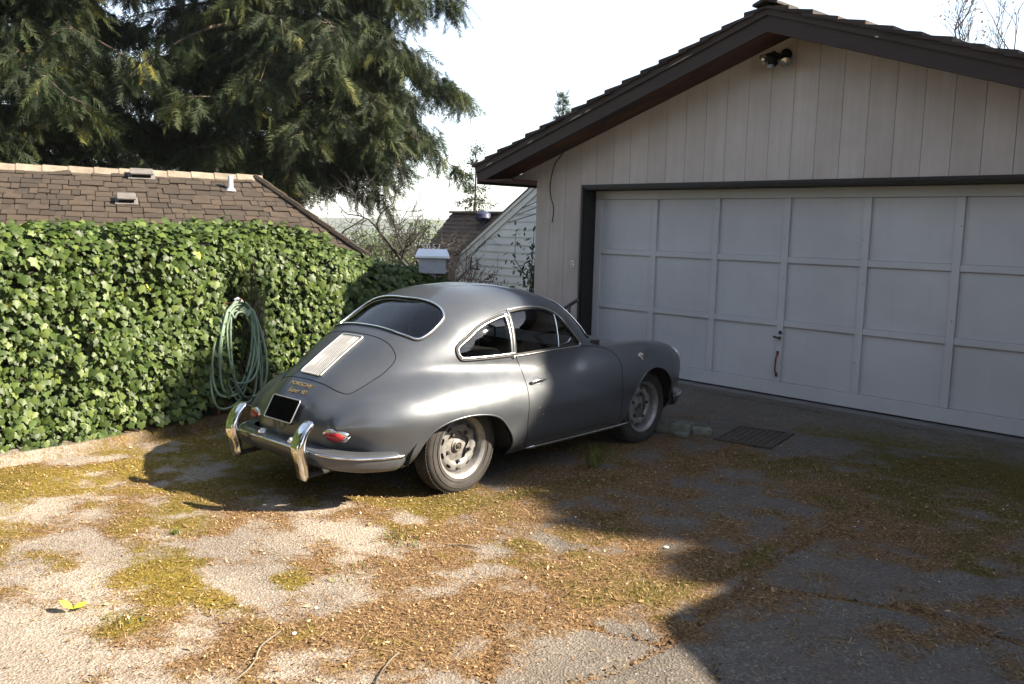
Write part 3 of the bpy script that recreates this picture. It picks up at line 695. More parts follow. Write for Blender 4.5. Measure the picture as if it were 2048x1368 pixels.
def overrider(parent, y, path, name='overrider'):
    mb = MB(); n = 20; S_ = smooth_open(path, 4)
    for i, (x, z, hw, hd) in enumerate(S_):
        t_ = S_[min(i+1, len(S_)-1)][:2]-S_[max(i-1, 0)][:2]; t_ = t_/np.linalg.norm(t_); nx, nz = t_[1], -t_[0]
        for k in range(n):
            a = 2*math.pi*k/n; ca, sa = math.cos(a), math.sin(a); ca = math.copysign(abs(ca)**.6, ca); sa = math.copysign(abs(sa)**.6, sa)
            mb.v.append((x+nx*hd*ca, y+hw*sa, z+nz*hd*ca))
    m = len(S_)
    for i in range(m-1):
        for k in range(n): mb.f.append((i*n+k, i*n+(k+1) % n, (i+1)*n+(k+1) % n, (i+1)*n+k))
    mb.f += [tuple(range(n)), tuple((m-1)*n+k for k in range(n-1, -1, -1))]
    return cl(name, mb, 'chrome', parent, 50)
OR = [(-1.020, .228, .036, .018), (-1.030, .236, .042, .026), (-1.038, .29, .043, .030), (-1.056, .355, .048, .031), (-1.064, .405, .053, .029), (-1.056, .455, .055, .026), (-1.034, .505, .054, .023), (-1.004, .541, .050, .020), (-.982, .560, .042, .015), (-.968, .567, .022, .008)]
for s_ in (-1, 1): overrider(bp, s_*.385, OR)
for s_ in (-1, 1): overrider(fbp, s_*.36, [(2.93+(-.93-q[0])*.9, q[1]+.02, q[2], q[3]) for q in OR])
# surface-mounted fittings: a domed patch that follows the body
def patch(name, c, t1, w, h, height, mat, parent=car, shape=2., base=0., n=22, tear=0., nsub=8):
    c, n0 = onto(np.array([c], float)); c = c[0]; n0 = n0[0]; t1 = np.array(t1, float); t1 -= n0*(t1@n0); t1 /= np.linalg.norm(t1); t2 = np.cross(n0, t1)
    rows = [(1.0, -.004), (1.0, base)]+[(math.cos(a), base+height*math.sin(a)) for a in np.linspace(.12, math.pi/2*.97, nsub)]
    pts = []; hh = []
    for r_, hgt in rows:
        for k in range(n):
            a = 2*math.pi*k/n; ca, sa = math.cos(a), math.sin(a); ca = math.copysign(abs(ca)**(2/shape), ca); sa = math.copysign(abs(sa)**(2/shape), sa)
            pts.append(c+t1*ca*w*r_+t2*sa*h*r_*(1+tear*ca)); hh.append(hgt)
    Pq, nq = onto(pts, 6); Pq = Pq+nq*np.array(hh)[:, None]
    mb = MB(); mb.v = [tuple(q) for q in Pq]; m = len(rows)
    for i in range(m-1):
        for k in range(n): mb.f.append((i*n+k, i*n+(k+1) % n, (i+1)*n+(k+1) % n, (i+1)*n+k))
    mb.f.append(tuple((m-1)*n+k for k in range(n)))
    o = cl(name, mb, mat, parent, 50)
    bm_ = bmesh.new(); bm_.from_mesh(o.data); bmesh.ops.recalc_face_normals(bm_, faces=bm_.faces); bm_.to_mesh(o.data); bm_.free(); smooth(o.data, 50)
    return o
for s_ in (-1, 1):
    tc, tn = onto(np.array([[-.838, s_*.450, .475]])); tc = tc[0]; tn = tn[0]
    def dome(name, w, h, d, mat, parent, tear, sink):
        t1 = np.array([.084, s_*.176, 0.]); t1 -= tn*(t1@tn); t1 /= np.linalg.norm(t1); t2 = np.cross(tn, t1); mb = MB(); nn = 28
        rows = [(1.0, -.05)]+[(math.cos(a), d*math.sin(a)) for a in np.linspace(0, math.pi/2*.97, 9)]
        for r_, hh in rows:
            for k in range(nn):
                a = 2*math.pi*k/nn; ca, sa = math.cos(a), math.sin(a)
                q = tc+t1*(ca*w*r_+tear*w*.25*(ca*ca-.5)*r_)+t2*sa*h*r_*(1+tear*ca)
                lo_, hi_ = -.12, .12       # slide along the lamp axis onto the skin
                for _ in range(16):
                    md = (lo_+hi_)/2
                    if BODY.F(*(q+tn*md)[:, None])[0] < 0: lo_ = md
                    else: hi_ = md
                mb.v.append(tuple(q+tn*(.55*lo_+hh-sink)))
        for i_ in range(len(rows)-1):
            for k in range(nn): mb.f.append((i_*nn+k, i_*nn+(k+1) % nn, (i_+1)*nn+(k+1) % nn, (i_+1)*nn+k))
        mb.f.append(tuple((len(rows)-1)*nn+k for k in range(nn))); return cl(name, mb, mat, parent, 60)
    b_ = dome('tail_light', .096, .043, .010, 'chrome', car, .25, -.006)
    dome('lens', .076, .033, .030, 'redlens', b_, .25, -.008)
    c0_ = (-.965, s_*.17, .406); mb = MB(); mb.lathe([(.034, 0), (.034, .007), (.026, .012)], 20, Matrix.Translation(c0_)); lb = cl('plate_lamp', mb, 'chrome', bp, 40)
    mb = MB(); mb.lathe([(.024, .011), (.021, .020), (.012, .026), (.001, .028)], 20, Matrix.Translation(c0_)); cl('lens', mb, 'clearlens', lb, 60)
    hb = patch('headlight', (2.66, s_*.56, .665), (0, 1, 0), .098, .098, .012, 'chrome', car, 2., .010, 28)
    patch('lens', (2.66, s_*.56, .665), (0, 1, 0), .086, .086, .03, 'clearlens', hb, 2., .014, 28)
# number plate, blanked out
pc, pn = onto(np.array([[-.89, 0, .56]])); pn = np.array([-.067, 0, .038]); pn /= np.linalg.norm(pn)
pcn = pc[0]+pn*.022; up_ = np.array([.038, 0, .067]); up_ /= np.linalg.norm(up_)
PM = Matrix(((0, up_[0], pn[0], pcn[0]), (-1, up_[1], pn[1], pcn[1]), (0, up_[2], pn[2], pcn[2]), (0, 0, 0, 1)))
def rrect(w, h, r, n=5):
    return [(sx*(w-r)+r*math.cos(a), sy*(h-r)+r*math.sin(a)) for sx, sy, a0 in ((1, 1, 0), (-1, 1, 90), (-1, -1, 180), (1, -1, 270)) for a in (R(a0+90*k/n) for k in range(n+1))]
def local_slab(poly, z0, z1, Mx):
    mb = MB(); mb.slab(poly, z0, z1); mb.v = [tuple(Mx @ Vector(q)) for q in mb.v]; return mb
pl = cl('number_plate', local_slab(rrect(.1515, .0755, .012), 0, .003, PM), 'plate')
mb = MB(); mb.tube([tuple(PM @ Vector((x, y, .0025))) for x, y in rrect(.1535, .0775, .012)], .0042, 8, True); cl('plate_frame', mb, 'alloy', pl, 60)
for s_ in (-1, 1):
    mb = MB(); mb.box((pcn[0]+.02, s_*.1, .50), (.05, .02, .012)); cl('plate_bracket', mb, 'under', pl)
# engine-lid grille
ga, gb, gw = -.366, -.712, .112
def lidpt(x, y, h):
    p, n_ = onto(top_pts([(x, y)]), 3); return p[0]+n_[0]*h
mb = MB(); xs = np.linspace(ga-.012, gb+.012, 14); ys = np.linspace(-gw+.008, gw-.008, 7)
for x in xs:
    for y in ys: mb.v.append(tuple(lidpt(x, y, .0025)))
for i in range(13):
    for j in range(6): mb.f.append((i*7+j, i*7+j+1, (i+1)*7+j+1, (i+1)*7+j))
gr = cl('grille', mb, 'black', lid_o, 60)
fr = rrect((ga-gb)/2, gw, .026, 6); q = np.array([lidpt((ga+gb)/2+x, y, .007) for x, y in smooth_closed(fr, 2)]); mb = MB(); mb.tube(q, .0055, 8, True); cl('grille_frame', mb, 'slat', gr, 60)
for k in range(13):
    y = -gw+.012+k*(2*gw-.024)/12; e = .004+max(0, .022-(gw-abs(y)))*.8
    mb = MB(); mb.tube([lidpt(x, y, .0065) for x in np.linspace(ga-e, gb+e, 9)], .0027, 6); cl('slat', mb, 'slat', gr, 60)
# gilt script on the tail
def text_mesh(txt, size, shear=0., ext=.0):
    cu = bpy.data.curves.new('badge', 'FONT'); cu.body = txt; cu.size = size; cu.shear = shear; cu.extrude = ext; cu.resolution_u = 3; cu.align_x = 'CENTER'
    o = bpy.data.objects.new('badge', cu); col.objects.link(o); dg = bpy.context.evaluated_depsgraph_get(); me = bpy.data.meshes.new_from_object(o.evaluated_get(dg))
    bpy.data.objects.remove(o); bpy.data.curves.remove(cu); return me
def body_text(name, txt, size, cx, cz, cy=0., stretch=1., shear=.2):
    me = text_mesh(txt, size, shear, .002)
    v = np.array([q.co[:] for q in me.vertices]); c_, n_ = onto(np.array([[cx, cy, cz]])); c_ = c_[0]; n_ = n_[0]
    t1 = np.array([0, -1., 0]); t2 = np.cross(n_, t1); t2 = t2 if t2[2] > 0 else -t2
    P3 = c_+np.outer(v[:, 0]*stretch, t1)+np.outer(v[:, 1], t2); P3, nn = onto(P3, 6); P3 = P3+nn*(.004+v[:, 2:3])
    me.vertices.foreach_set('co', P3.astype(np.float32).ravel()); me.update(); return link(name, me, M['gold'], car, True)
body_text('maker_badge', 'PORSCHE', .040, -.783, .703, .0, 1.42, .15)
body_text('model_badge', 'Super 90', .046, -.822, .668, -.01, 1.15, .35)
# door handles, key locks, chipped paint
for a, s_ in (('r', -1), ('l', 1)):
    h0 = side_pts([(.575, .688), (.60, .689), (.66, .691), (.72, .692), (.75, .692)], s_); P3, n3 = onto(h0)
    mb = MB(); mb.tube(P3+n3*np.array([.022, .026, .028, .026, .018])[:, None], [.008, .013, .010, .008, .005], 10)
    ho = cl('door_handle', mb, 'bright', door_o[a], 60)
    mb = MB()
    for i in (1, 3): mb.tube([P3[i], P3[i]+n3[i]*.026], [.012, .008], 10)
    cl('handle_post', mb, 'chrome', ho, 60)
    patch('handle_cup', (.668, s_*.77, .697), (1, 0, 0), .05, .034, .002, 'paint', ho, 2., .001, 20)
for cx, cz, w_, h_, an in ((1.905, .772, .030, .012, .6), (1.945, .778, .022, .014, 2.2), (1.915, .745, .012, .03, .1)):
    patch('paint_chip', (cx, -.76, cz), (math.cos(an), 0, math.sin(an)), w_, h_, .0006, 'primer', body_o, 1.3, .0008, 9, .4, 2)
for cx, cy, cz, w_ in ((-.33, -.72, .60, .018), (-.28, -.73, .60, .012), (.62, -.8, .52, .012), (.66, -.8, .47, .014), (.80, -.72, .79, .008)):
    patch('scratch', (cx, cy, cz), (.9, 0, .5), w_, .0018, .0004, 'primer', body_o, 2., .0007, 8, 0, 2)
# jack plug covers and tail pipe stubs
for s_ in (-1, 1):
    patch('jack_cover', (.475, s_*.82, .255), (1, 0, 0), .028, .028, .002, 'paint', body_o, 2., .0015, 20, 0, 3)
    mb = MB(); mb.tube([(-.70, s_*.385, .255), (-1.03, s_*.385, .232)], .017, 12); cl('exhaust_pipe', mb, 'under', car, 60)
# cabin: floor tub, seats, dash, wheel
mb = MB(); mb.box((1.03, 0, .26), (1.15, 1.46, .03)); mb.box((.20, 0, .26), (.55, .95, .03)); mb.box((-.12, 0, .50), (.04, 1.2, .5)); mb.box((1.62, 0, .56), (.04, 1.2, .55)); cl('floor_tub', mb, 'under')
mb = MB(); mb.prism([(1.36, .70), (1.30, .86), (1.40, .905), (1.58, .905), (1.60, .70)], -.60, .60); cl('dashboard', mb, 'cloth')
for s_ in (-1, 1):
    mb = MB(); mb.box((.80, s_*.34, .40), (.50, .48, .18)); seat = mb.build('seat', M['cloth'], car, 40, True, bevel=.05)
    mb = MB(); mb.box((.50, s_*.34, .66), (.14, .46, .52), Matrix.Rotation(R(-14), 3, 'Y')); mb.build('backrest', M['cloth'], seat, 40, True, bevel=.05)
mb = MB(); mb.box((.12, 0, .52), (.42, 1.05, .30)); mb.build('rear_seat', M['cloth'], car, 40, True, bevel=.06)
sw = Matrix.Translation((1.15, .34, .86)) @ Matrix.Rotation(R(-68), 4, 'Y')
mb = MB(); mb.tube([tuple(sw @ Vector((.19*math.cos(a), .19*math.sin(a), 0))) for a in np.linspace(0, 2*math.pi, 40)[:-1]], .009, 8, True)
for k in range(3):
    a = R(90+120*k); mb.tube([tuple(sw @ Vector((0, 0, .0))), tuple(sw @ Vector((.19*math.cos(a), .19*math.sin(a), 0)))], .008, 6)
mb.tube([tuple(sw @ Vector((0, 0, .02))), tuple(sw @ Vector((0, 0, -.28)))], .02, 8); cl('steering_wheel', mb, 'cloth', car, 60)
# wipers
for y in (.05, -.33):
    q = [np.array([1.62, y, .93]), np.array([1.52, y+.05, .985]), np.array([1.47, y+.26, .985])]; P3, n3 = onto(q); mb = MB(); mb.tube(P3+n3*.02, .005, 6); cl('wiper', mb, 'chrome')
# ------------------------------------------------------------------ ground
GZ = -0.109
def gauss(x, y, L):
    s = 0
    for cx, cy, rx, ry, a in L: s = s+a*np.exp(-(((x-cx)/rx)**2+((y-cy)/ry)**2))
    return s
MOSS = [(1.1, -6.42, .5, .3, .7), (2.78, -6.5, .35, .25, .55), (3.45, -6.48, .3, .2, .55), (3.4, -6.17, .2, .12, .6), (2.21, -6.18, .35, .16, .7), (2.98, -4.75, .25, .35, .6), (.8, -6.7, .45, .3, .6), (3.42, -6.95, .2, .15, .7), (2.56, -5.44, .3, .12, .4),
        (3.08, -4.1, .4, .3, .5), (4.9, -1.2, 1.1, .5, .95), (6.5, -1.7, 1.6, .9, .7), (2.7, -1.6, .45, .3, .7), (4.3, -2.0, .8, .35, .45), (4.55, -4.85, .22, .2, .55), (4.85, -4.2, .12, .5, .4), (1.2, -5.2, .8, .6, .5), (.9, -5.9, .4, .3, .5), (3.1, -7.6, .5, .25, .5)]
BARE = [(2.72, -6.22, .2, .12, 1.), (2.98, -5.97, .22, .12, 1.), (3.35, -6.3, .22, .12, 1.), (2.85, -5.6, .2, .12, .9), (3.35, -5.55, .3, .14, .8), (1.55, -6.62, .45, .12, .8), (4.95, -5.75, .35, .35, 1.4), (5.25, -5.4, .4, .35, 1.5), (4.2, -3.75, .4, .25, .9), (4.05, -3.0, .45, .2, .8), (3.85, -6.05, .2, .14, .6),
        (3.3, -7.4, .6, .3, .9), (5.6, -4.6, .7, .5, .7), (5.4, -3.7, .5, .3, .6), (3.4, -1.3, .9, .45, 1.1), (1.9, -1.0, 1.2, .6, .7), (6.4, -5.2, 1.2, 1.0, .8), (2.1, -6.75, .4, .15, .8), (4.4, -6.6, .3, .15, .5)]
LITT = [(4.5, -3.9, .8, .5, .35), (5.4, -4.7, .9, .5, .22), (6.3, -4.4, 1., .6, .25), (3.66, -4.93, .7, .5, .5), (4.5, -5.02, .35, .25, .8), (3.8, -5.57, .5, .4, .4), (4.32, -6.1, .4, .35, .45), (4.18, -6.59, .4, .3, .4), (3.92, -3.89, .7, .35, .5), (3.2, -3.5, .8, .5, .5), (4.27, -2.1, 1.4, .5, .5), (5.6, -2.6, 1.3, .6, .5), (3.0, -6.9, .9, .4, .3), (1.5, -6.4, .9, .4, .35)]
def masks(x, y):
    n1 = fbm(x*1.6, y*1.6, 5, 3); n2 = fbm(x*2.3+9, y*2.3, 5, 8)
    bare = gauss(x, y, BARE)
    moss = np.clip(.25+.06*np.clip((4.2-x)/2, 0, 1)+gauss(x, y, MOSS)*.85-bare*.7+(n1-.5)*1.1, 0, 1)
    n3 = fbm(x*5.5+3, y*5.5, 4, 12)
    litter = np.clip(.55+gauss(x, y, LITT)*.42-bare*.46+(n2-.5)*1.0+(n3-.5)*1.5, 0.06, 1)
    moss = np.clip(moss+(n3-.5)*1.25*(moss > .05), 0, 1)
    return moss, litter
def sun_paleness(x, y): return np.clip((5.35-x-.35*(y+6.2))/1.4, 0, 1)*np.clip((-4.6-y)/.7, 0, 1)*np.clip(.35+1.3*(fbm(x*1.3, y*1.3, 4, 30)-.25), 0, 1)  # mask of the sunlit part of the drive, lightens its colours
CRACKS = [[(4.45, -5.70), (4.60, -5.80), (4.70, -5.94), (4.83, -6.05), (5.05, -6.3)],
          [(4.70, -2.55), (4.74, -2.8), (4.80, -3.3), (4.84, -3.8), (4.89, -4.24), (4.97, -4.55), (5.01, -4.78), (5.05, -5.0), (5.06, -5.19), (5.09, -5.36), (5.08, -5.52), (5.07, -5.66), (5.05, -5.79), (5.1, -6.2)],
          [(4.70, -5.40), (4.78, -5.36), (4.90, -5.33), (5.06, -5.25)], [(4.95, -4.45), (5.2, -4.25), (5.45, -4.13), (5.69, -4.05), (6.11, -4.02), (6.8, -3.95), (8, -3.9)], [(5.3, -5.2), (5.42, -5.35), (5.6, -5.5), (5.75, -5.52)]]
gx = np.concatenate([np.arange(-.2, 6.8, .035), np.arange(6.8, 15.01, .3)]); gy = np.concatenate([np.arange(-16, -7.8, .3), np.arange(-7.8, -.2, .035), [-.2, -.02, .6]])
X, Y = np.meshgrid(gx, gy, indexing='ij'); moss_, lit_ = masks(X.ravel(), Y.ravel())
Zg = GZ+(fbm(X*1.1, Y*1.1, 3, 5)-.5)*.020+(fbm(X*9, Y*9, 3, 6)-.5)*.012+.010*moss_.reshape(X.shape)+.004*lit_.reshape(X.shape)
cd = np.full(X.shape, 9.)
for c_ in CRACKS:
    q = smooth_open(c_, 6)
    for a, b in zip(q[:-1], q[1:]):
        e = b-a; h = np.clip(((X-a[0])*e[0]+(Y-a[1])*e[1])/(e@e), 0, 1); cd = np.minimum(cd, np.hypot(X-a[0]-h*e[0], Y-a[1]-h*e[1]))
cr = np.exp(-(cd/.020)**2); Zg -= .012*cr
lit_ = np.clip(lit_+.45*np.exp(-(cd.ravel()/.025)**2), 0, 1.2); moss_ = np.clip(moss_-.6*cr.ravel(), 0, 1)
dX, dY = X, Y; nx, ny = X.shape; ii = np.arange(nx*ny).reshape(nx, ny)
Fq = np.stack([ii[:-1, :-1], ii[1:, :-1], ii[1:, 1:], ii[:-1, 1:]], -1).reshape(-1, 4)
dm = np_mesh('driveway', np.stack([X.ravel(), Y.ravel(), Zg.ravel()], 1), Fq, M['drive'], {'moss': moss_, 'litter': lit_, 'pale': sun_paleness(dX.ravel(), dY.ravel())}, True)
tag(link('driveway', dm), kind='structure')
# land falling away behind the garden, out to the horizon
ax = np.sinh(np.linspace(-6.2, 6.2, 150))*9.; X, Y = np.meshgrid(ax, ax, indexing='ij')
d = np.hypot(np.minimum(X+1.2, 0), np.maximum(Y+1, 0)*.9); Zl = -.30-2.2*np.clip(d/9, 0, 1)-26*np.clip((d-12)/160, 0, 1)**1.2+(fbm(X*.03, Y*.03, 3, 9)-.5)*np.clip(d/40, 0, 3)
nx, ny = X.shape; ii = np.arange(nx*ny).reshape(nx, ny); Fq = np.stack([ii[:-1, :-1], ii[1:, :-1], ii[1:, 1:], ii[:-1, 1:]], -1).reshape(-1, 4)
tag(link('ground', np_mesh('ground', np.stack([X.ravel(), Y.ravel(), Zl.ravel()], 1), Fq, M['land'], sm=True)), kind='structure')
# distant wooded ridge
az = np.linspace(R(-150), R(30), 220); mv = []
for a in az:
    h = 6+26*float(fbm(np.array([a*4.]), np.array([0.3]), 5, 4)[0])
    for r_, z in ((1100, -30), (1300, h*.6), (1500, h*.8), (1800, -30)): mv.append((CAM[0]+r_*math.sin(a), CAM[1]+r_*math.cos(a), z))
tag(link('hills', np_mesh('hills', mv, [(i*4+j, (i+1)*4+j, (i+1)*4+j+1, i*4+j+1) for i in range(len(az)-1) for j in range(3)], M['hill'], sm=True)), kind='structure')
# sloping concrete apron below the garage door
mb = MB(); xs = np.linspace(-.94, 6.0, 140); rows = [(-.20, -.004), (-.34, -.012), (-.345, -.026), (-.60, -.060), (-.95, -.135)]
for x in xs:
    for j, (y, z) in enumerate(rows): mb.v.append((x, y+(.05*math.sin(x*3.1)+.12*math.sin(x*1.3+1) if j == 4 else 0), z+.004*math.sin(7*x+j)*(j > 1)))
for i in range(len(xs)-1):
    for j in range(len(rows)-1): mb.f.append((i*5+j, i*5+j+1, (i+1)*5+j+1, (i+1)*5+j))
ap = mb.build('apron', M['drive'], None, 40); q = np.array(mb.v)
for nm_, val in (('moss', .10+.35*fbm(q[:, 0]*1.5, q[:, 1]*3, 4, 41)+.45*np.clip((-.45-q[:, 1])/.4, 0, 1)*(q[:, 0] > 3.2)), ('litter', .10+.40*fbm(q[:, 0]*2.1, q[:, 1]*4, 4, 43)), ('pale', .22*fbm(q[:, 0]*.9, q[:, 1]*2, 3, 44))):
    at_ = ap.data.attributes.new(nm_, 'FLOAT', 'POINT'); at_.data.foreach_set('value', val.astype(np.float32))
tag(ap, kind='structure')
mb = MB(); mb.box((2.52, .02, -.058), (6.93, .44, .10)); tag(mb.build('garage_floor', M['concrete']), kind='structure')
# kerb and planting bed under the ivy
KO = [(.44, -7.6), (.40, -6.7), (.31, -6.1), (.25, -5.75), (.13, -5.35), (.00, -4.86), (-.12, -4.2), (-.27, -3.4), (-.38, -2.6), (-.45, -1.2)]
ko = smooth_open(KO, 14); ki = ko+np.array([-.42, 0]); mb = MB(); n = len(ko)
for a, b in zip(ko, ki):
    w = .012*math.sin(a[1]*7)+.008*math.sin(a[1]*17)
    mb.v += [(a[0]+w+.02, a[1], GZ-.05), (a[0]+w, a[1], -.045), (a[0]+w-.025, a[1], -.022), (b[0], b[1], -.015), (b[0], b[1], GZ-.05)]
for i in range(n-1):
    for j in range(4): mb.f.append((i*5+j, i*5+j+1, (i+1)*5+j+1, (i+1)*5+j))
mb.f += [(0, 1, 2, 3, 4), tuple((n-1)*5+j for j in (4, 3, 2, 1, 0))]
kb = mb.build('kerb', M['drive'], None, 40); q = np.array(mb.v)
for nm_, val in (('moss', .30+.4*(fbm(q[:, 0]*4, q[:, 1]*2.2, 4, 51)-.3)), ('litter', .34+.6*(fbm(q[:, 0]*4, q[:, 1]*3, 4, 53)-.4)+.35*np.clip((q[:, 1]+5.9)/1., 0, 1)), ('pale', .55*np.clip((-5.6-q[:, 1])/.8, 0, 1))):  # pale paints the sunlit near end of the kerb lighter
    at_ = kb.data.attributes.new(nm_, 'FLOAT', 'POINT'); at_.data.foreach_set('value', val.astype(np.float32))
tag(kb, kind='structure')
mb = MB(); mb.slab([(.03, -9), (.06, -6.4), (-.2, -5.1), (-.5, -3.9), (-.75, -1.2), (-1.6, -1.2), (-1.6, -9)], -.3, -.03); tag(mb.build('soil', M['soil']), kind='structure')

# ------------------------------------------------------------------ garage
gar = empty('garage', 'pale board-sided garage with dark gable roof and a wide panelled door', 'garage', (2.52, 0, 0))
WY = -.20
def soff(x): return 3.56-.322*abs(x-2.52)
GX0, GX1, SP = -.945, 5.985, .2528
mb = MB()
mb.prism([(GX0, -.1), (GX0, soff(GX0)), (2.52, 3.56), (GX1, soff(GX1)), (GX1, -.1), (5.155, -.1), (5.155, 2.15), (-.115, 2.15), (-.115, -.1)], WY+.016, WY+.10)
mb.box((GX0+.05, 3.05, 1.2), (.10, 6.3, 2.6)); mb.box((GX1-.05, 3.05, 1.2), (.10, 6.3, 2.6)); mb.prism([(GX0, -.1), (GX0, soff(GX0)), (2.52, 3.56), (GX1, soff(GX1)), (GX1, -.1)], 6.15, 6.22)
for s_ in (-1, 1):
    xe, xw = 2.52+s_*4.05, (GX0 if s_ < 0 else GX1)+s_*.001
    mb.prism([(xw, 2.262), (xw, soff(xw)), (xe, soff(xe)), (xe, 2.262)], WY+.0145, WY+.03)
mb.build('wall', M['siding'], gar)
x = -1.56+.10; xb = [GX0+SP*k for k in range(-3, 28)]
for k in range(len(xb)-1):
    a, b = xb[k]+.0022, xb[k+1]-.0022
    a = max(a, -1.52); b = min(b, 6.56)
    if b-a < .03: continue
    eave_l, eave_r = b <= GX0+.02, a >= GX1-.02
    top = [(a, soff(a))]+([(2.52, 3.56)] if a < 2.52 < b else [])+[(b, soff(b))]
    if eave_l or eave_r:
        zl = 2.262
        poly = [(a, zl)]+[(p, max(q, zl+.004)) for p, q in top]+[(b, zl)]
    else:
        o0, o1, oz = -.15, 5.19, 2.195
        if b <= o0 or a >= o1: poly = [(a, -.02)]+top+[(b, -.02)]
        elif a >= o0 and b <= o1: poly = [(a, oz)]+top+[(b, oz)]
        elif a < o0: poly = [(a, -.02)]+top+[(b, oz), (o0, oz), (o0, -.02)]
        else: poly = [(a, oz)]+top+[(b, -.02), (o1, -.02), (o1, oz)]
    mb = MB(); mb.prism(poly, WY, WY+.013); mb.build('siding_board', M['siding'], gar)
# returns under the eaves, soffits, fascias
for s_ in (-1, 1):
    xe = 2.52+s_*4.08; xw = GX0 if s_ < 0 else GX1
    mb = MB(); mb.box(((xe+xw)/2, 2.8, 2.250), (abs(xe-xw)+.02, 6.9, .022)); mb.build('eave_soffit', M['soffit'], gar)
    mb = MB(); mb.prism([(2.52, 3.562), (xe, soff(xe)+.002), (xe, soff(xe)+.03), (2.52, 3.59)], -.59, WY-.001); mb.build('soffit', M['soffit'], gar)
    xe2 = 2.52+s_*4.14
    mb = MB(); mb.prism([(2.52, 3.545), (xe, soff(xe)-.015), (xe2, soff(xe2)+.125), (2.52, 3.70)], -.632, -.592); mb.build('fascia_board', M['fascia'], gar)
    mb = MB(); mb.prism([(2.52, 3.695), (xe2, soff(xe2)+.12), (xe2+s_*.02, soff(xe2)+.195), (2.52, 3.778)], -.652, -.600); mb.build('fascia_strip', M['fascia'], gar)
    mb = MB(); mb.box((xe2-s_*.015, 2.8, soff(xe2)+.06), (.03, 6.85, .16)); mb.build('eave_board', M['fascia'], gar)
    mb = MB(); mb.prism([(2.52, 3.74), (xe2, soff(xe2)+.165), (xe2, soff(xe2)+.19), (2.52, 3.77)], -.595, 6.5); mb.build('roof_deck', M['fascia'], gar)
    n = 17; L = 4.20/n; rest = MB()
    for i in range(n+1):
        xa = 2.52+s_*(4.19-i*L); xb_ = 2.52+s_*max(4.19-(i+1)*L-.10, .0)
        za = soff(xa)+.205; zb_ = soff(xb_)+.20
        th = .042+.014*random.random(); jit = random.uniform(-.006, .006)
        if i < n:
            mb = MB(); mb.prism([(xa, za+jit+.008), (xb_, zb_-.012), (xb_, zb_+.008), (xa, za+th+jit)], -.678+random.uniform(-.008, .012), -.30); mb.build('shingle', M['shake'], gar)
            y = -.298
            while y < 6.5:
                w = random.uniform(.18, .42); rest.prism([(xa, za+.008), (xb_, zb_-.012), (xb_, zb_+.008), (xa, za+.028+.012*random.random())], y, y+w-.006); y += w
    rs = rest.build('roof_shingles', M['shake'], gar); rs['kind'] = 'stuff'
for k in range(24):
    y = -.70+k*.30
    for s_ in (-1, 1):
        mb = MB(); lift = .012 if k == 0 else 0
        mb.prism([(2.52, 3.80+lift+.012*(k % 2)), (2.52+s_*.13, 3.763+lift), (2.52+s_*.13, 3.785+lift), (2.52, 3.833+lift+.012*(k % 2))], y, y+.38); mb.build('ridge_cap', M['shake'], gar)
for k_, (x_, w_) in enumerate(((.12, .10), (.30, .05), (-.62, .06), (1.55, .16), (-1.35, .07), (3.6, .02))):   # flaked paint on the fascia
    z_ = soff(x_)+.135; mb = MB(); sl_ = .322*(1 if x_ < 2.52 else -1)
    mb.prism([(x_-w_, z_-w_*sl_), (x_-w_*.2, z_-.006), (x_+w_, z_+w_*sl_+.004), (x_+w_*.4, z_+.012+w_*.4*sl_), (x_-w_*.5, z_+.010-w_*.5*sl_)], -.6525-.0008, -.6515); mb.build('paint_flake', M['primer'], gar)
# moulded door surround
for nm, y0, y1, o, i_ in (('door_trim', WY-.028, WY+.05, .15, .118), ('door_trim_inner', WY-.014, WY+.06, .118, .103)):
    zo, zi = 2.193+(0 if o > .14 else -.032), 2.193-(.032 if o > .14 else .052)
    xo0, xi0, xi1, xo1 = -o, -i_, 5.04+i_, 5.04+o
    mb = MB(); mb.prism([(xo0, zi), (xo0, zo), (xo1, zo), (xo1, zi)], y0, y1); mb.build(nm, M['trim'], gar)
    for a, b in ((xo0, xi0), (xi1, xo1)):
        mb = MB(); mb.prism([(a, -.02), (a, zi-.001), (b, zi-.001), (b, -.02)], y0, y1); mb.build(nm, M['trim'], gar)
mb = MB(); mb.box((2.52, -.055, 2.137), (5.25, .26, .008)); mb.build('door_head', M['trim'], gar)
for xj in (-.1075, 5.1475):
    mb = MB(); mb.box((xj, -.055, 1.06), (.008, .26, 2.145)); mb.build('door_jamb', M['trim'], gar)
# panelled door
gd = MB().add([], []); mb = MB(); mb.box((2.52, .045, 1.065), (5.24, .04, 2.125)); gdo = mb.build('garage_door', M['door'], gar)
D = .84; ST = .072
def gpart(name, mb, mat='door', bevel=.003): return mb.build(name, M[mat], gdo, None, True, bevel)
zr = [.145, .725, 1.375, 2.024]; rail_h = .062
def dlocal(mb):  # door children are two levels below the garage: undo the garage offset
    return mb
stx = [(-.103, 0.)]+[(k*D-ST, k*D) for k in range(1, 6)]+[(5.04-ST+.075, 5.143)]
for a, b in stx:
    mb = MB(); lo = .148
    mb.box(((a+b)/2, .008, (lo+2.027)/2), (b-a, .034, 2.027-lo)); gpart('stile', mb)
mb = MB(); mb.box((2.52, .006, .077), (5.246, .038, .136)); gpart('bottom_rail', mb)
mb = MB(); mb.box((2.52, .0085, 2.078), (5.246, .033, .098)); gpart('top_rail', mb)
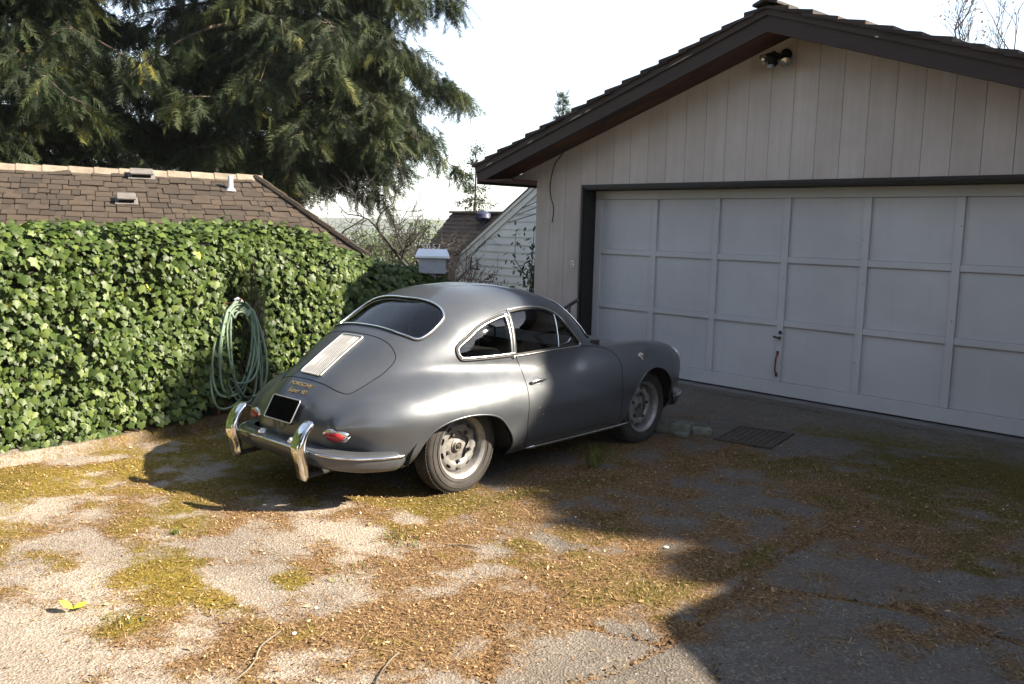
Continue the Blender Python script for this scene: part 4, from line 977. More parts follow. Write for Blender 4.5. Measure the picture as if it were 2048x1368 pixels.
for c in range(6):
    xa, xb_ = stx[c][1]+.001, stx[c+1][0]-.001
    for z in (.725, 1.375):
        mb = MB(); mb.box(((xa+xb_)/2, .010, z+rail_h/2), (xb_-xa, .030, rail_h)); gpart('rail', mb)
    for z0, z1 in ((.150, .723), (.789, 1.373), (1.439, 2.025)):
        mb = MB(); mb.box(((xa+xb_)/2, .023, (z0+z1)/2), (xb_-xa, .016, z1-z0)); gpart('panel', mb)
mb = MB(); hx = 3*D-ST/2
mb.tube(smooth_open([(hx, -.012, .44), (hx, -.035, .42), (hx-.004, -.045, .34), (hx-.006, -.035, .25), (hx-.006, -.012, .225)], 5), .009, 8)
for z in (.445, .222): mb.box((hx-.003, -.012, z), (.028, .008, .045))
gpart('pull_handle', mb, 'rust', None)
mb = MB(); mb.lathe([(.001, -.02), (.017, -.02), (.019, -.009)], 14, Matrix.Translation((hx+.012, 0, .66)) @ Matrix.Rotation(R(90), 4, 'X') @ Matrix.Scale(-1, 4, (0, 0, 1)) ); mb.box((hx+.012, -.018, .61), (.02, .03, .02)); mb.box((hx-.012, -.034, .607), (.085, .012, .018), Matrix.Rotation(R(12), 3, 'Y')); gpart('t_handle', mb, 'iron', None)
mb = MB(); mb.tube([(hx+.012, -.010, .665), (hx+.012, -.022, .665)], .016, 12); gpart('lock', mb, 'iron', None)
for k_ in range(1, 6):
    for z_ in (.42, .98, 1.24, 1.72, 1.90):
        if random.random() < .6: mb = MB(); mb.lathe([(.006, 0), (.004, .0015), (.0005, .0018)], 6, Matrix.Translation((k_*D-ST/2+random.uniform(-.02, .02), -.009, z_+random.uniform(-.1, .1))) @ Matrix.Rotation(R(90), 4, 'X')); gpart('nail', mb, 'rust', None)
for q in (c for c in gdo.children): q.matrix_parent_inverse = root_matrix(gar).inverted() @ Matrix.Identity(4)
gdo.matrix_parent_inverse = root_matrix(gar).inverted()
for q in gdo.children: q.matrix_parent_inverse = Matrix.Identity(4)
# floodlight under the gable
fl = empty('floodlight', 'black twin floodlight with motion sensor under the gable peak', 'floodlight', (2.49, WY, 3.38))
mb = MB(); mb.tube([(2.49, WY-.001, 3.40), (2.49, WY-.03, 3.40)], .055, 20); mb.tube([(2.49, WY-.03, 3.40), (2.44, WY-.09, 3.36)], .02, 10); mb.build('mounting_plate', M['black'], fl, 40)
for dx, dy, dz, ax in ((.055, -.10, -.055, (.35, -.75, -.55)), (-.16, -.11, -.005, (-.55, -.62, -.5))):
    c = Vector((2.49+dx, WY+dy, 3.38+dz)); d_ = Vector(ax).normalized(); Mx = Matrix.Translation(c) @ d_.to_track_quat('Z', 'Y').to_matrix().to_4x4()
    mb = MB(); mb.lathe([(.001, -.11), (.022, -.10), (.026, -.05), (.034, -.03), (.036, .0), (.032, .0)], 18, Mx); mb.tube([Mx @ Vector((0, 0, -.09)), (2.47, WY-.05, 3.39)], .012, 8); h_ = mb.build('lamp_holder', M['black'], fl, 40)
    mb = MB(); mb.lathe([(.030, -.02), (.044, .02), (.052, .045), (.050, .052), (.030, .060), (.001, .063)], 22, Mx); b_ = link('bulb', mb.mesh('bulb', 40), M['bulb'], h_, True)
mb = MB(); mb.box((2.405, WY-.12, 3.335), (.07, .09, .11), Matrix.Rotation(R(25), 3, 'X')); mb.build('sensor', M['black'], fl, None, bevel=.015)
mb = MB(); mb.tube([(2.405, WY-.155, 3.295), (2.405, WY-.15, 3.265)], [.034, .030], 14); mb.build('sensor_lens', M['greymetal'], fl, 40)
mb = MB(); q = [(-.492, WY-.006, 2.585), (-.60, WY-.03, 2.46), (-.655, WY-.035, 2.30), (-.668, WY-.04, 2.18), (-.642, WY-.045, 2.05), (-.595, WY-.045, 1.94), (-.595, WY-.04, 1.85), (-.618, WY-.035, 1.74)]
mb.tube(smooth_open(q, 6), .0065, 6); tag(mb.build('loose_cable', M['cable'], None, 60), 'thin black cable dangling from the soffit beside the garage door', 'cable')
bx = empty('doorbell', 'small beige button box screwed to the siding left of the garage door', 'doorbell', (-.27, WY, 1.237))
mb = MB(); mb.box((-.27, WY-.008, 1.237), (.05, .018, .085)); mb.build('plate', M['whitepaint'], bx, None, bevel=.004)
for z in (1.255, 1.215):
    mb = MB(); mb.tube([(-.27, WY-.018, z), (-.27, WY-.022, z)], .010, 12); mb.build('button', M['rust'], bx)
# drain grate
dg_ = empty('drain_grate', 'rusty rectangular drain grate set in the concrete before the garage', 'drain grate', (3.15, -1.46, GZ+.004), R(14))
def dgl(name, mb, mat): return mb.build(name, M[mat], dg_, None, True, .003)
mb = MB(); mb.box((0, 0, -.002), (.46, .66, .012)); dgl('pit', mb, 'soil')
for (cx, cy, w, d_) in ((0, .325, .50, .03), (0, -.325, .50, .03), (.235, 0, .03, .62), (-.235, 0, .03, .62)):
    mb = MB(); mb.box((cx, cy, .0), (w, d_, .026)); dgl('frame', mb, 'iron')
for k in range(8):
    mb = MB(); mb.box((-.196+k*.056, 0, .0), (.030, .618, .018)); dgl('bar', mb, 'iron')
# wheel chock, lying against the front tyre
ch = empty('concrete_block', 'broken mossy concrete block wedged in front of the front tyre', 'block', (2.62, -1.90, GZ), R(20))
for nm, c, d_, rz in (('block', (0, 0, .055), (.30, .19, .11), 0), ('fragment', (.22, .06, .035), (.18, .13, .07), 24), ('fragment', (.10, -.14, .025), (.12, .08, .05), -15)):
    mb = MB(); mb.box(c, d_, Matrix.Rotation(R(rz), 3, 'Z')); mb.build(nm, M['block'], ch, None, True, .018)
# handrail going down the steps
hr = empty('handrail', 'grey pipe handrail at the top of the steps beside the garage', 'handrail', (.40, -.95, GZ))
mb = MB(); mb.tube([(.52, -.95, .882), (-.2, -.95, .475), (-.8, -.95, .135)], .021, 10); mb.build('rail', M['pipegrey'], hr, 50)
for x_ in (.40, -.62):
    mb = MB(); mb.tube([(x_, -.95, GZ-.2), (x_, -.95, .60+.565*x_)], .017, 10); mb.build('post', M['pipegrey'], hr, 50)
# ------------------------------------------------------------------ leaves and plants
IVY_T = np.array([(0, 0), (-.30, -.20), (-.58, -.02), (-.44, .22), (-.50, .48), (-.25, .60), (0, .98), (.25, .60), (.50, .48), (.44, .22), (.58, -.02), (.30, -.20)], float)
IVY_F = np.array([(0, 1, 2), (0, 2, 3), (0, 3, 4), (0, 4, 5), (0, 5, 6), (0, 6, 7), (0, 7, 8), (0, 8, 9), (0, 9, 10), (0, 10, 11)])
IVY_V = np.stack([IVY_T[:, 0], IVY_T[:, 1], -.30*np.abs(IVY_T[:, 0])-.22*IVY_T[:, 1]**2], 1)
OVAL_V = np.array([(0, 0, 0), (-.22, .35, -.04), (-.20, .72, -.07), (0, 1, -.16), (.20, .72, -.07), (.22, .35, -.04)], float); OVAL_F = np.array([(0, 5, 1), (1, 5, 4), (1, 4, 2), (2, 4, 3)])
def frames(n, t):
    """rotation matrices with z along n and y as close to t as possible"""
    n = n/np.linalg.norm(n, axis=1, keepdims=True); y = t-(t*n).sum(1, keepdims=True)*n; y /= np.maximum(np.linalg.norm(y, axis=1, keepdims=True), 1e-6)
    x = np.cross(y, n); return np.stack([x, y, n], 2)
def leaf_field(P, Nn, Tt, size, tv, tf):
    Rm = frames(Nn, Tt); V = np.einsum('nij,kj->nki', Rm, tv)*size[:, None, None]+P[:, None, :]
    F = tf[None]+(np.arange(len(P))*len(tv))[:, None, None]
    return V.reshape(-1, 3), F.reshape(-1, tf.shape[1])
def hedge_x(y, z):   # position of the leafy face
    f = np.where(y < -4.72, .15-.03*(y+6), -.34-.14*(y+4.6))
    return f+(fbm(y*1.7, z*1.7, 3, 2)-.5)*.24+(fbm(y*5, z*5, 2, 4)-.5)*.10
def hedge_top(y): return np.interp(y, [-10, -4.3, -3.83, -3.42, -3.24, -2.96, -2.44, -1.8], [1.53, 1.54, 1.54, 1.48, 1.34, 1.25, 1.14, 1.08])+(fbm(y*2.1, y*0+.5, 3, 3)-.5)*.10
hedge = empty('ivy_hedge', 'long clipped hedge wall covered in green ivy along the left edge of the driveway', 'hedge', (-.3, -5, -.03))
Pl, Nl, Tl, Sl = [], [], [], []
def add_leaves(P, Nn, Tt, S): Pl.append(P); Nl.append(Nn); Tl.append(Tt); Sl.append(S)
def face_leaves(n, y0, y1, zlo):
    y = rng.uniform(y0, y1, n); z = zlo(y)+(hedge_top(y)-zlo(y))*rng.uniform(0, 1, n)
    x = hedge_x(y, z)-rng.gamma(1.2, .045, n); tp = hedge_top(y)
    x += np.where(y < -4.72, .10*np.clip(1-(z+.12)/.45, 0, 1), 0); x -= np.clip(z-(tp-.22), 0, 1)**2*2.0                        # rounded shoulder
    gap = (np.abs(y+4.66) < .20) & (z < 1.22) & (rng.uniform(0, 1, n) < .88); keep = ~gap
    nrm = np.stack([np.full(n, 1.), rng.normal(0, .55, n)-.1, rng.normal(.55, .45, n)+np.clip(z-(tp-.25), 0, 1)*4], 1)
    tp_ = np.stack([rng.normal(.45, .3, n), rng.normal(0, .55, n), np.full(n, -1.)], 1)
    add_leaves(np.stack([x, y, z], 1)[keep], nrm[keep], tp_[keep], (rng.uniform(.028, .064, n)*(1+.2*rng.normal(0, 1, n)))[keep])
face_leaves(11500, -8.8, -4.66, lambda y: -.15+.16*fbm(y*3, y*0, 3, 6)+np.interp(y, [-6, -5.4, -4.8], [0, .12, .20]))
face_leaves(7000, -4.75, -1.75, lambda y: .02+.10*fbm(y*3, y*0, 3, 6))
n = 5200; y = rng.uniform(-8.8, -1.75, n); tx = rng.uniform(0, 1, n)**1.4; x = hedge_x(y, hedge_top(y))-.10-tx*.95; z = hedge_top(y)+rng.normal(.015, .035, n)+.03*np.sin(x*9+y*3)
add_leaves(np.stack([x, y, z], 1), np.stack([rng.normal(.35, .5, n), rng.normal(0, .5, n), np.full(n, 1.)], 1), np.stack([rng.normal(.8, .5, n), rng.normal(0, .8, n), rng.normal(-.3, .3, n)], 1), rng.uniform(.04, .07, n))
n = 900; z = rng.uniform(0, 1.05, n); x = -.1-rng.uniform(0, 1.0, n)-.5; add_leaves(np.stack([x, -1.75+rng.normal(0, .05, n), z], 1), np.stack([rng.normal(.2, .4, n), np.full(n, 1.), rng.normal(.3, .4, n)], 1), np.stack([rng.normal(0, .4, n), rng.normal(0, .3, n), np.full(n, -1.)], 1), rng.uniform(.04, .07, n))
n = 420; z = rng.uniform(.05, 1.5, n); x = rng.uniform(-.45, .12, n); add_leaves(np.stack([x, -4.70+rng.normal(0, .03, n), z], 1), np.stack([rng.normal(.3, .4, n), np.full(n, 1.), rng.normal(.3, .4, n)], 1), np.stack([rng.normal(0, .4, n), rng.normal(0, .3, n), np.full(n, -1.)], 1), rng.uniform(.04, .065, n))
P = np.vstack(Pl); Nn = np.vstack(Nl); Tt = np.vstack(Tl); S = np.concatenate(Sl)
tint = np.clip(rng.beta(2.2, 2.6, len(P))*.85+(rng.uniform(0, 1, len(P)) < .006)*.4, 0, 1)
# the three hundred leaves that show largest become single leaves, the rest one mass
dist = np.linalg.norm(P-CAM, axis=1); pd = (P-CAM)@cf_; ux = ((P-CAM)@cr_)/pd; uy = ((P-CAM)@cu_)/pd
inview = (pd > 0) & (np.abs(ux) < .565) & (np.abs(uy) < .37)
surf = P[:, 0]-hedge_x(P[:, 1], P[:, 2]) > -.02
facing = ((CAM-P)*Nn/np.linalg.norm(Nn, axis=1, keepdims=True)).sum(1)/dist
score = np.where(inview & surf & (P[:, 2] < 1.42) & (P[:, 2] > .1) & (P[:, 1] < -3.2), S/dist*facing, 0); big = np.argsort(-score)[:295]
rest = np.ones(len(P), bool); rest[big] = False
V, F = leaf_field(P[rest], Nn[rest], Tt[rest], S[rest], IVY_V, IVY_F)
hl = link('leaves', np_mesh('ivy_leaves', V, F, M['ivy'], {'tint': np.repeat(tint[rest], len(IVY_V))}), None, hedge); hl['kind'] = 'stuff'
for k in range(6):
    tm = np_mesh('ivy_leaf', IVY_V, IVY_F, M['ivy'], {'tint': np.full(len(IVY_V), .22+.12*k)})
    if k == 0: leaf_me = []
    leaf_me.append(tm)
Rm = frames(Nn[big], Tt[big])
for i, b in enumerate(big):
    o = bpy.data.objects.new('leaf', leaf_me[i % 6]); col.objects.link(o); o.parent = hedge; o.matrix_parent_inverse = root_matrix(hedge).inverted()
    m = Matrix([[*Rm[i][r]*S[b], P[b][r]] for r in range(3)]+[[0, 0, 0, 1]]); o.matrix_basis = m
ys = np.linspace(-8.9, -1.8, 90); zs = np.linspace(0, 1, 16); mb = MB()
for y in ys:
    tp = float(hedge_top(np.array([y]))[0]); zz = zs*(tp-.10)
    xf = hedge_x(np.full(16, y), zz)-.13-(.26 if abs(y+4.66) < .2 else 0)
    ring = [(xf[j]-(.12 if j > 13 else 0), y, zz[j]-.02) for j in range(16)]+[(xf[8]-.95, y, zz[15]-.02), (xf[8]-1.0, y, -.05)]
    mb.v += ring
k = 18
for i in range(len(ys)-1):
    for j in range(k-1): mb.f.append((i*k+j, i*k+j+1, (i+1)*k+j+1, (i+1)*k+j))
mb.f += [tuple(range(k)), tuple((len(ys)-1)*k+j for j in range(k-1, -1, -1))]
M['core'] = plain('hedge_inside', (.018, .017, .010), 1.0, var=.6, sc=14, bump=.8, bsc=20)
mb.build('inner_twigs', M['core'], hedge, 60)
# a few bare stems and brown dead leaves in the hollow where the hose hangs
mb = MB()
for k in range(46):
    y = -4.68+random.uniform(-.16, .22); z0 = random.uniform(0, .6); x = random.uniform(-.28, -.06)
    mb.tube([(x, y, z0), (x+random.uniform(-.1, .12), y+random.uniform(-.1, .1), z0+.3), (x+random.uniform(-.1, .15), y+random.uniform(-.15, .15), z0+random.uniform(.5, .9))], [.008, .006, .003], 5)
st = mb.build('stems', M['stem'], hedge, 60); st['kind'] = 'stuff'

# hose coil hanging on a rusty stake
stake = empty('hose_stake', 'rusty iron stake with a bracket standing in the ivy', 'stake', (-.03, -4.86, -.03))
mb = MB(); mb.tube([(-.03, -4.90, -.05), (-.02, -4.88, .5), (-.01, -4.84, .98)], .014, 8); mb.build('post', M['rust'], stake, 50)
mb = MB(); mb.tube([(-.01, -4.83, .95), (.07, -4.78, .955), (.11, -4.755, .975), (.12, -4.75, 1.0)], .010, 8); mb.build('bracket', M['rust'], stake, 50)
hose = empty('garden_hose', 'coiled green garden hose hung in loops in front of the ivy', 'hose', (.07, -4.78, 0))
v1 = np.array([-.25, .97, 0]); v1 /= np.linalg.norm(v1)
for k in range(9):
    w = [.20, .25, .22, .27, .17, .24, .21, .26, .19][k]; h = [.40, .46, .36, .43, .47, .38, .44, .41, .45][k]; sk = [-.10, -.16, .02, .08, .12, -.04, .14, -.13, .05][k]; ofs = random.uniform(-.03, .03); pts = []
    for i in range(28):
        a = 2*math.pi*i/28; s_ = math.sin(a); c = math.cos(a)
        p = np.array([.09, -4.75, .985])+v1*(w*math.copysign(abs(s_)**.85, s_)*(.78+.22*(1-c)/2)+sk*((1-c)/2)**1.5)+np.array([ofs*math.sin(a+k)+.02*math.sin(2*a+k), 0, -h*(1-c)-.012*k*(c > .9)+random.uniform(-.004, .004)]); pts.append(p)
    mb = MB(); mb.tube(smooth_closed(pts, 3), .0098, 8, True); mb.build('loop', M['hose'], hose, 60)
mb = MB(); mb.tube([(.09, -4.79, .985), (.10, -4.77, 1.0), (.11, -4.74, .975)], .016, 8); mb.build('tie', M['greymetal'], hose, 60)

# generic bits for trees ------------------------------------------------
def limb_tubes(mb, pts, r0, r1, n=6): mb.tube(pts, list(np.linspace(r0, r1, len(pts))), n)
def spray_template(nb, seed, L=.42, spread=.16, fine=1.):
    r_ = np.random.default_rng(seed); V = []; F = []
    for k in range(nb):
        s_ = r_.uniform(0, .8); side_ = r_.choice([-1, 1]); a = r_.uniform(.2, .7)*side_*(fine*.5+.5); l_ = L*(1-s_*.6)*r_.uniform(.5, .9)*.55; w = (.012+.012*r_.uniform())*fine
        b = np.array([r_.normal(0, .012), s_*L, r_.normal(0, .03)]); d = np.array([math.sin(a), math.cos(a), r_.normal(0, .25)]); d /= np.linalg.norm(d)
        q = np.cross(d, [0, 0, 1.]); q /= np.linalg.norm(q); i0 = len(V)
        V += [b, b+d*l_*.5+q*w, b+d*l_, b+d*l_*.5-q*w]; F += [(i0, i0+1, i0+2, i0+3)]
    return np.array(V), np.array(F)
def frond_template(seed, L=.55, nb=13):
    r_ = np.random.default_rng(seed); V = []; F = []
    for k in range(nb):
        f = (k+.5)/nb; b = np.array([.02*math.sin(f*3+seed), f*L, -.10*f*f*L])
        for sd_ in (-1, 1):
            a = sd_*r_.uniform(.45, .95); l_ = L*(.34*(1-.55*f)+.05)*r_.uniform(.7, 1.2); w = .009+.006*r_.uniform(); d = np.array([math.sin(a), math.cos(a), r_.normal(-.15, .22)]); d /= np.linalg.norm(d); q = np.cross(d, [0, 0, 1.]); q /= np.linalg.norm(q); i0 = len(V)
            V += [b-q*w, b+q*w, b+d*l_]; F += [(i0, i0+1, i0+2)]
    return np.array(V), np.array(F)
def cedar_meshes(seed, H=17., Rmax=4.5, z0=5.0, nl=210):
    r_ = np.random.default_rng(seed); mb = MB(); trunk = MB(); trunk.tube([(0, 0, -2.5), (.05, 0, 2), (0, .08, 6), (.05, 0, 11), (0, 0, H)], [.55, .46, .36, .22, .04], 12)
    P_, D_, S_, L_ = [], [], [], []
    for i in range(nl):
        t_ = (i+.5)/nl; z = z0+(H-z0)*t_; Rr = Rmax*np.interp(t_, [0, .12, .28, .42, .6, .8, 1.], [.62, .88, 1.0, .84, .60, .34, .06])*r_.uniform(.55, 1.08); a = i*2.39996+r_.normal(0, .25)
        u = np.array([math.cos(a), math.sin(a), 0]); pr = np.array([-u[1], u[0], 0]); pts = []; bend = r_.normal(0, .10); dr = r_.uniform(.10, .26)
        for s_ in np.linspace(0, 1, 7): pts.append(np.array([0, 0, z])+u*Rr*s_+pr*bend*Rr*s_*s_+np.array([0, 0, Rr*(.16*s_-dr*2.6*s_*s_+.10*s_**3)]))
        pts = np.array(pts); limb_tubes(mb, pts, .022+.008*Rr, .005, 5)
        ns = int(5+Rr*4.0)
        for k in range(ns):
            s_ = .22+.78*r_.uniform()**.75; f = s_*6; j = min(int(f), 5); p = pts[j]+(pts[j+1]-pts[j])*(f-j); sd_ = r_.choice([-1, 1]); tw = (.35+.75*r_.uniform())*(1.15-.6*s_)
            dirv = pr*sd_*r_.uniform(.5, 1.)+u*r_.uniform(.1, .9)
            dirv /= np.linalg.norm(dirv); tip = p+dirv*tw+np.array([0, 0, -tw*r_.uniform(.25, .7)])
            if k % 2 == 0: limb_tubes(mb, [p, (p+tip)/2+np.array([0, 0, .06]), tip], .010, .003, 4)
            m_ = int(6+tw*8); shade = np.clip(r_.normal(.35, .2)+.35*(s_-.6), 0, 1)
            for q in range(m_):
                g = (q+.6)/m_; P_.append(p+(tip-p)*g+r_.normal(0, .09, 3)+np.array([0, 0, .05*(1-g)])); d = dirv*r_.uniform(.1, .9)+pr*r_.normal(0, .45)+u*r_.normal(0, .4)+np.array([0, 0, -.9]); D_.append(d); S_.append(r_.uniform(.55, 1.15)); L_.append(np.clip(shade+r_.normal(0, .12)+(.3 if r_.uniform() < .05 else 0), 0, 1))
    P_ = np.array(P_); D_ = np.array(D_); S_ = np.array(S_); L_ = np.array(L_)
    D_ /= np.linalg.norm(D_, axis=1, keepdims=True); nn = r_.normal(0, 1, P_.shape); nn -= (nn*D_).sum(1, keepdims=True)*D_
    Vs, Fs, Ts = [], [], []; base = 0
    for v in range(3):
        tv, tf = frond_template(seed+v); sel = np.arange(len(P_)) % 3 == v; V, F = leaf_field(P_[sel], nn[sel], D_[sel], S_[sel], tv, tf)
        Vs.append(V); Fs.append(F+base); base += len(V); Ts.append(np.repeat(L_[sel], len(tv)))
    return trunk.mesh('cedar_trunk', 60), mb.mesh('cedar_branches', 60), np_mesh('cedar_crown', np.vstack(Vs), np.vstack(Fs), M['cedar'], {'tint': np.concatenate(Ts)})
CED = [cedar_meshes(3), cedar_meshes(21, 16., 5.0, 2.6, 240)]
def cedar(k, x, y, z, rz, sc, label, group=None):
    t_ = empty('cedar_tree', label, 'tree', (x, y, z), rz, group); t_.scale = (sc, sc, sc) if not hasattr(sc, '__len__') else sc
    link('trunk', CED[k][0], M['bark'], t_, True); link('branches', CED[k][1], M['bark'], t_, True); link('crown', CED[k][2], None, t_, True); return t_
def conifer_meshes(seed, H, Rm, tiers, droop=.25, curl=.0, mat='fir', n_per=9, leaf=.16):
    r_ = np.random.default_rng(seed); mb = MB(); tr = MB(); tr.tube([(0, 0, 0), (0, 0, H*.5), (0, 0, H)], [.05+H*.012, .03+H*.007, .01], 8); P_, D_, L_ = [], [], []
    for i in range(tiers):
        t_ = i/(tiers-1); z = H*(.06+.92*t_)
        for k in range(n_per):
            a = 2*math.pi*(k+r_.uniform(-.3, .3))/n_per+i*.7; Rr = Rm*(1-t_)**.85*r_.uniform(.7, 1.15)+.05; u = np.array([math.cos(a), math.sin(a), 0]); pts = [np.array([0, 0, z])+u*Rr*s_+np.array([0, 0, -droop*Rr*s_+curl*Rr*s_*s_]) for s_ in np.linspace(0, 1, 4)]
            limb_tubes(mb, pts, .012+.01*Rr, .004, 4)
            m_ = int(5+Rr*14)
            for q in range(m_):
                s_ = r_.uniform(.15, 1.0); p = pts[0]+(pts[3]-pts[0])*s_+r_.normal(0, .03, 3); P_.append(p); pr = np.array([-u[1], u[0], 0]); D_.append(u*.8+pr*r_.normal(0, .8)+np.array([0, 0, r_.normal(-.2, .35)])); L_.append(np.clip(r_.normal(.45, .25), 0, 1))
    P_ = np.array(P_); D_ = np.array(D_); D_ /= np.linalg.norm(D_, axis=1, keepdims=True); nn = r_.normal(0, .5, P_.shape)+np.array([0, 0, 1.]); tv, tf = spray_template(9, seed+5, leaf*1.6)
    V, F = leaf_field(P_, nn, D_, r_.uniform(.7, 1.3, len(P_)), tv, tf)
    return tr.mesh('fir_trunk', 60), mb.mesh('fir_branches', 60), np_mesh('fir_needles', V, F, M[mat], {'tint': np.repeat(np.array(L_), len(tv))})
def conifer(me, name, x, y, z, rz, label, sc=1., group=None):
    t_ = empty(name, label, 'tree', (x, y, z), rz, group); t_.scale = (sc,)*3 if not hasattr(sc, '__len__') else sc
    link('trunk', me[0], M['bark'], t_, True); link('branches', me[1], M['bark'], t_, True); link('needles', me[2], None, t_, True); return t_
def bare_meshes(seed, H, spread, levels=4, r0=.10, knobby=True, twig=.35, leaves=0, up=.5):
    r_ = np.random.default_rng(seed); trunk = MB(); br = MB(); tips = []
    def grow(p, d, L, r, lev, tgt):
        pts = [p]; q = p.copy(); dd = d.copy(); n = 5 if lev < 2 else 4
        for i in range(n):
            dd = dd+r_.normal(0, .26 if knobby else .12, 3)+np.array([0, 0, .05*up]); dd /= np.linalg.norm(dd); q = q+dd*L/n; pts.append(q)
        tgt.tube(pts, list(np.linspace(r, r*.55, n+1)*(1+(.18*np.sin(np.arange(n+1)*2.1) if knobby else 0))), 7 if lev < 2 else 4)
        if lev >= levels: tips.append((pts[-1], dd)); return
        for k in range(r_.integers(3, 5) if lev else r_.integers(4, 6)):
            j = r_.integers(2, n+1); a = r_.normal(0, 1, 3); a -= (a@dd)*dd; a /= np.linalg.norm(a); nd = dd*r_.uniform(.35, .75)+a*spread+np.array([0, 0, up*.4]); nd /= np.linalg.norm(nd)
            grow(pts[j].copy(), nd, L*r_.uniform(.5, .82), r*.52, lev+1, br)
    grow(np.zeros(3), np.array([0, 0, 1.]), H*.33, r0, 0, trunk)
    lv = None
    if leaves:
        P_ = np.array([t_[0]+r_.normal(0, .10, 3) for t_ in tips for _ in range(leaves)]); V, F = leaf_field(P_, r_.normal(0, 1, P_.shape), r_.normal(0, 1, P_.shape)+np.array([0, 0, -1.]), r_.uniform(.05, .10, len(P_)), OVAL_V, OVAL_F[:, :]); lv = (V, F, np.repeat(r_.uniform(.2, .9, len(P_)), len(OVAL_V)))
    return trunk.mesh('bare_trunk', 60), br.mesh('bare_branches', 60), lv
def bare(me, name, x, y, z, rz, label, cat='tree', leafmat_=None, sc=1.):
    t_ = empty(name, label, cat, (x, y, z), rz); t_.scale = (sc,)*3 if not hasattr(sc, '__len__') else sc
    link('trunk', me[0], M['greybark'], t_, True); b_ = link('branches', me[1], M['greybark'], t_, True)
    if me[2]: link('leaves', np_mesh('few_leaves', me[2][0], me[2][1], leafmat_, {'tint': me[2][2]}), None, t_, True)
    return t_
def at(px, py, dist):
    """point seen at photograph pixel (px,py), dist metres away"""
    d_ = cf_+cr_*((px-1024)/1784.89)-cu_*((py-684)/1784.89); return CAM+d_/np.linalg.norm(d_)*dist
# ------------------------------------------------------------------ trees
cedar(0, -13.3, 3.05, -2.0, .4, 1.0, 'huge dark cedar with drooping boughs behind the brown roof, nearest the open sky')
cedar(1, -15.0, -3.2, -2.0, 2.1, 1.0, 'big dark cedar at the left edge of the photo behind the brown roof')
FIRA = conifer_meshes(5, 6.5, 1.5, 16, .12, -.2, 'cedar', 7, .22)
p = at(950, 420, 30); conifer(FIRA, 'fir_tree', p[0], p[1], p[2]-4.4, .3, 'sparse ragged fir rising behind the dark ridge by the garage eave', (.8, .8, 1.0))
FIRB = conifer_meshes(9, 9, 1.45, 26, .10, .10, 'fir', 9, .2)
p = at(1127, 183, 42); conifer(FIRB, 'spruce_tree', p[0], p[1], p[2]-9.0, .0, 'blue green spruce tip poking above the left garage roof edge')
BA = bare_meshes(12, 3.6, .95, 5, .075, True, up=.35); BB = bare_meshes(31, 4.0, .8, 5, .07, True, up=.6)
p = at(770, 520, 16.5); bare(BA, 'fruit_tree', p[0], p[1], p[2]-1.6, .5, 'bare gnarled fruit tree with knobby spreading branches left of the dark roof', sc=1.02)
p = at(846, 500, 16.5); bare(BB, 'fruit_tree', p[0], p[1], p[2]-1.7, 3.3, 'bare fruit tree reaching up in front of the dark far roof', sc=1.05)
p = at(690, 520, 18.5); bare(BB, 'fruit_tree', p[0], p[1], p[2]-1.9, 4.0, 'twiggy bare fruit tree just past the low end of the brown roof', sc=1.15)
BC_ = bare_meshes(44, 9, .45, 5, .14, False, leaves=1, up=.9)
p = at(1985, 60, 26); bare(BC_, 'birch_tree', p[0], p[1], p[2]-5.2, .2, 'thin bare treetop with a few dead leaves above the right garage roof', leafmat_=M['drytwig'], sc=(1, 1, 1.0))
# distant shrubs and trees seen through the branches
BUSH = []
for sd_ in (2, 5):
    r_ = np.random.default_rng(sd_); n = 1500; d_ = r_.normal(0, 1, (n, 3)); d_ /= np.linalg.norm(d_, axis=1, keepdims=True); P = d_*(r_.uniform(.35, 1, (n, 1))**.4)*np.array([1.2, 1.2, 1.5])*(1+.25*np.sin(d_[:, :1]*5+sd_)*np.cos(d_[:, 2:]*4))+np.array([0, 0, 1.4])
    V, F = leaf_field(P, d_+r_.normal(0, .6, P.shape), r_.normal(0, 1, P.shape)+np.array([0, 0, -.5]), r_.uniform(.09, .19, n), OVAL_V, OVAL_F); BUSH.append(np_mesh('bush_leaves', V, F, M['ivy'], {'tint': np.repeat(np.clip(r_.beta(2, 2, n), 0, .8), 6)}))
for i, (px, py, dist, sc, lb) in enumerate(((845, 500, 24, .62, 'yellow green upright bush just left of the dark far roof'), (785, 512, 34, .55, 'small rounded bush seen through the bare fruit tree branches'))):
    p = at(px, py, dist); t_ = empty('bush', lb, 'bush', (p[0], p[1], p[2]-1.5*sc), i*1.1); t_.scale = (sc,)*3
    link('foliage', BUSH[i % 2], None, t_, True); mb = MB(); mb.tube([(0, 0, -1), (0, 0, 1.2)], [.08, .03], 6); mb.build('stem', M['bark'], t_, None, True)
for i, (px, py, dist, sc, lb) in enumerate(((722, 474, 75, 1.5, 'far round tree beyond the brown roof, left of the fruit trees'), (752, 480, 95, 1.9, 'far round tree on the lower ground, second from the brown roof'), (806, 474, 85, 1.3, 'far small tree on the lower ground nearest the mailbox'))):
    p = at(px, py, dist); t_ = empty('broadleaf_tree', lb, 'tree', (p[0], p[1], p[2]-2.4*sc), i*2.1); t_.scale = (sc,)*3
    link('crown', BUSH[i % 2], None, t_, True); mb = MB(); mb.tube([(0, 0, -3), (0, 0, 1.2)], [.15, .06], 6); mb.build('trunk', M['bark'], t_, None, True)
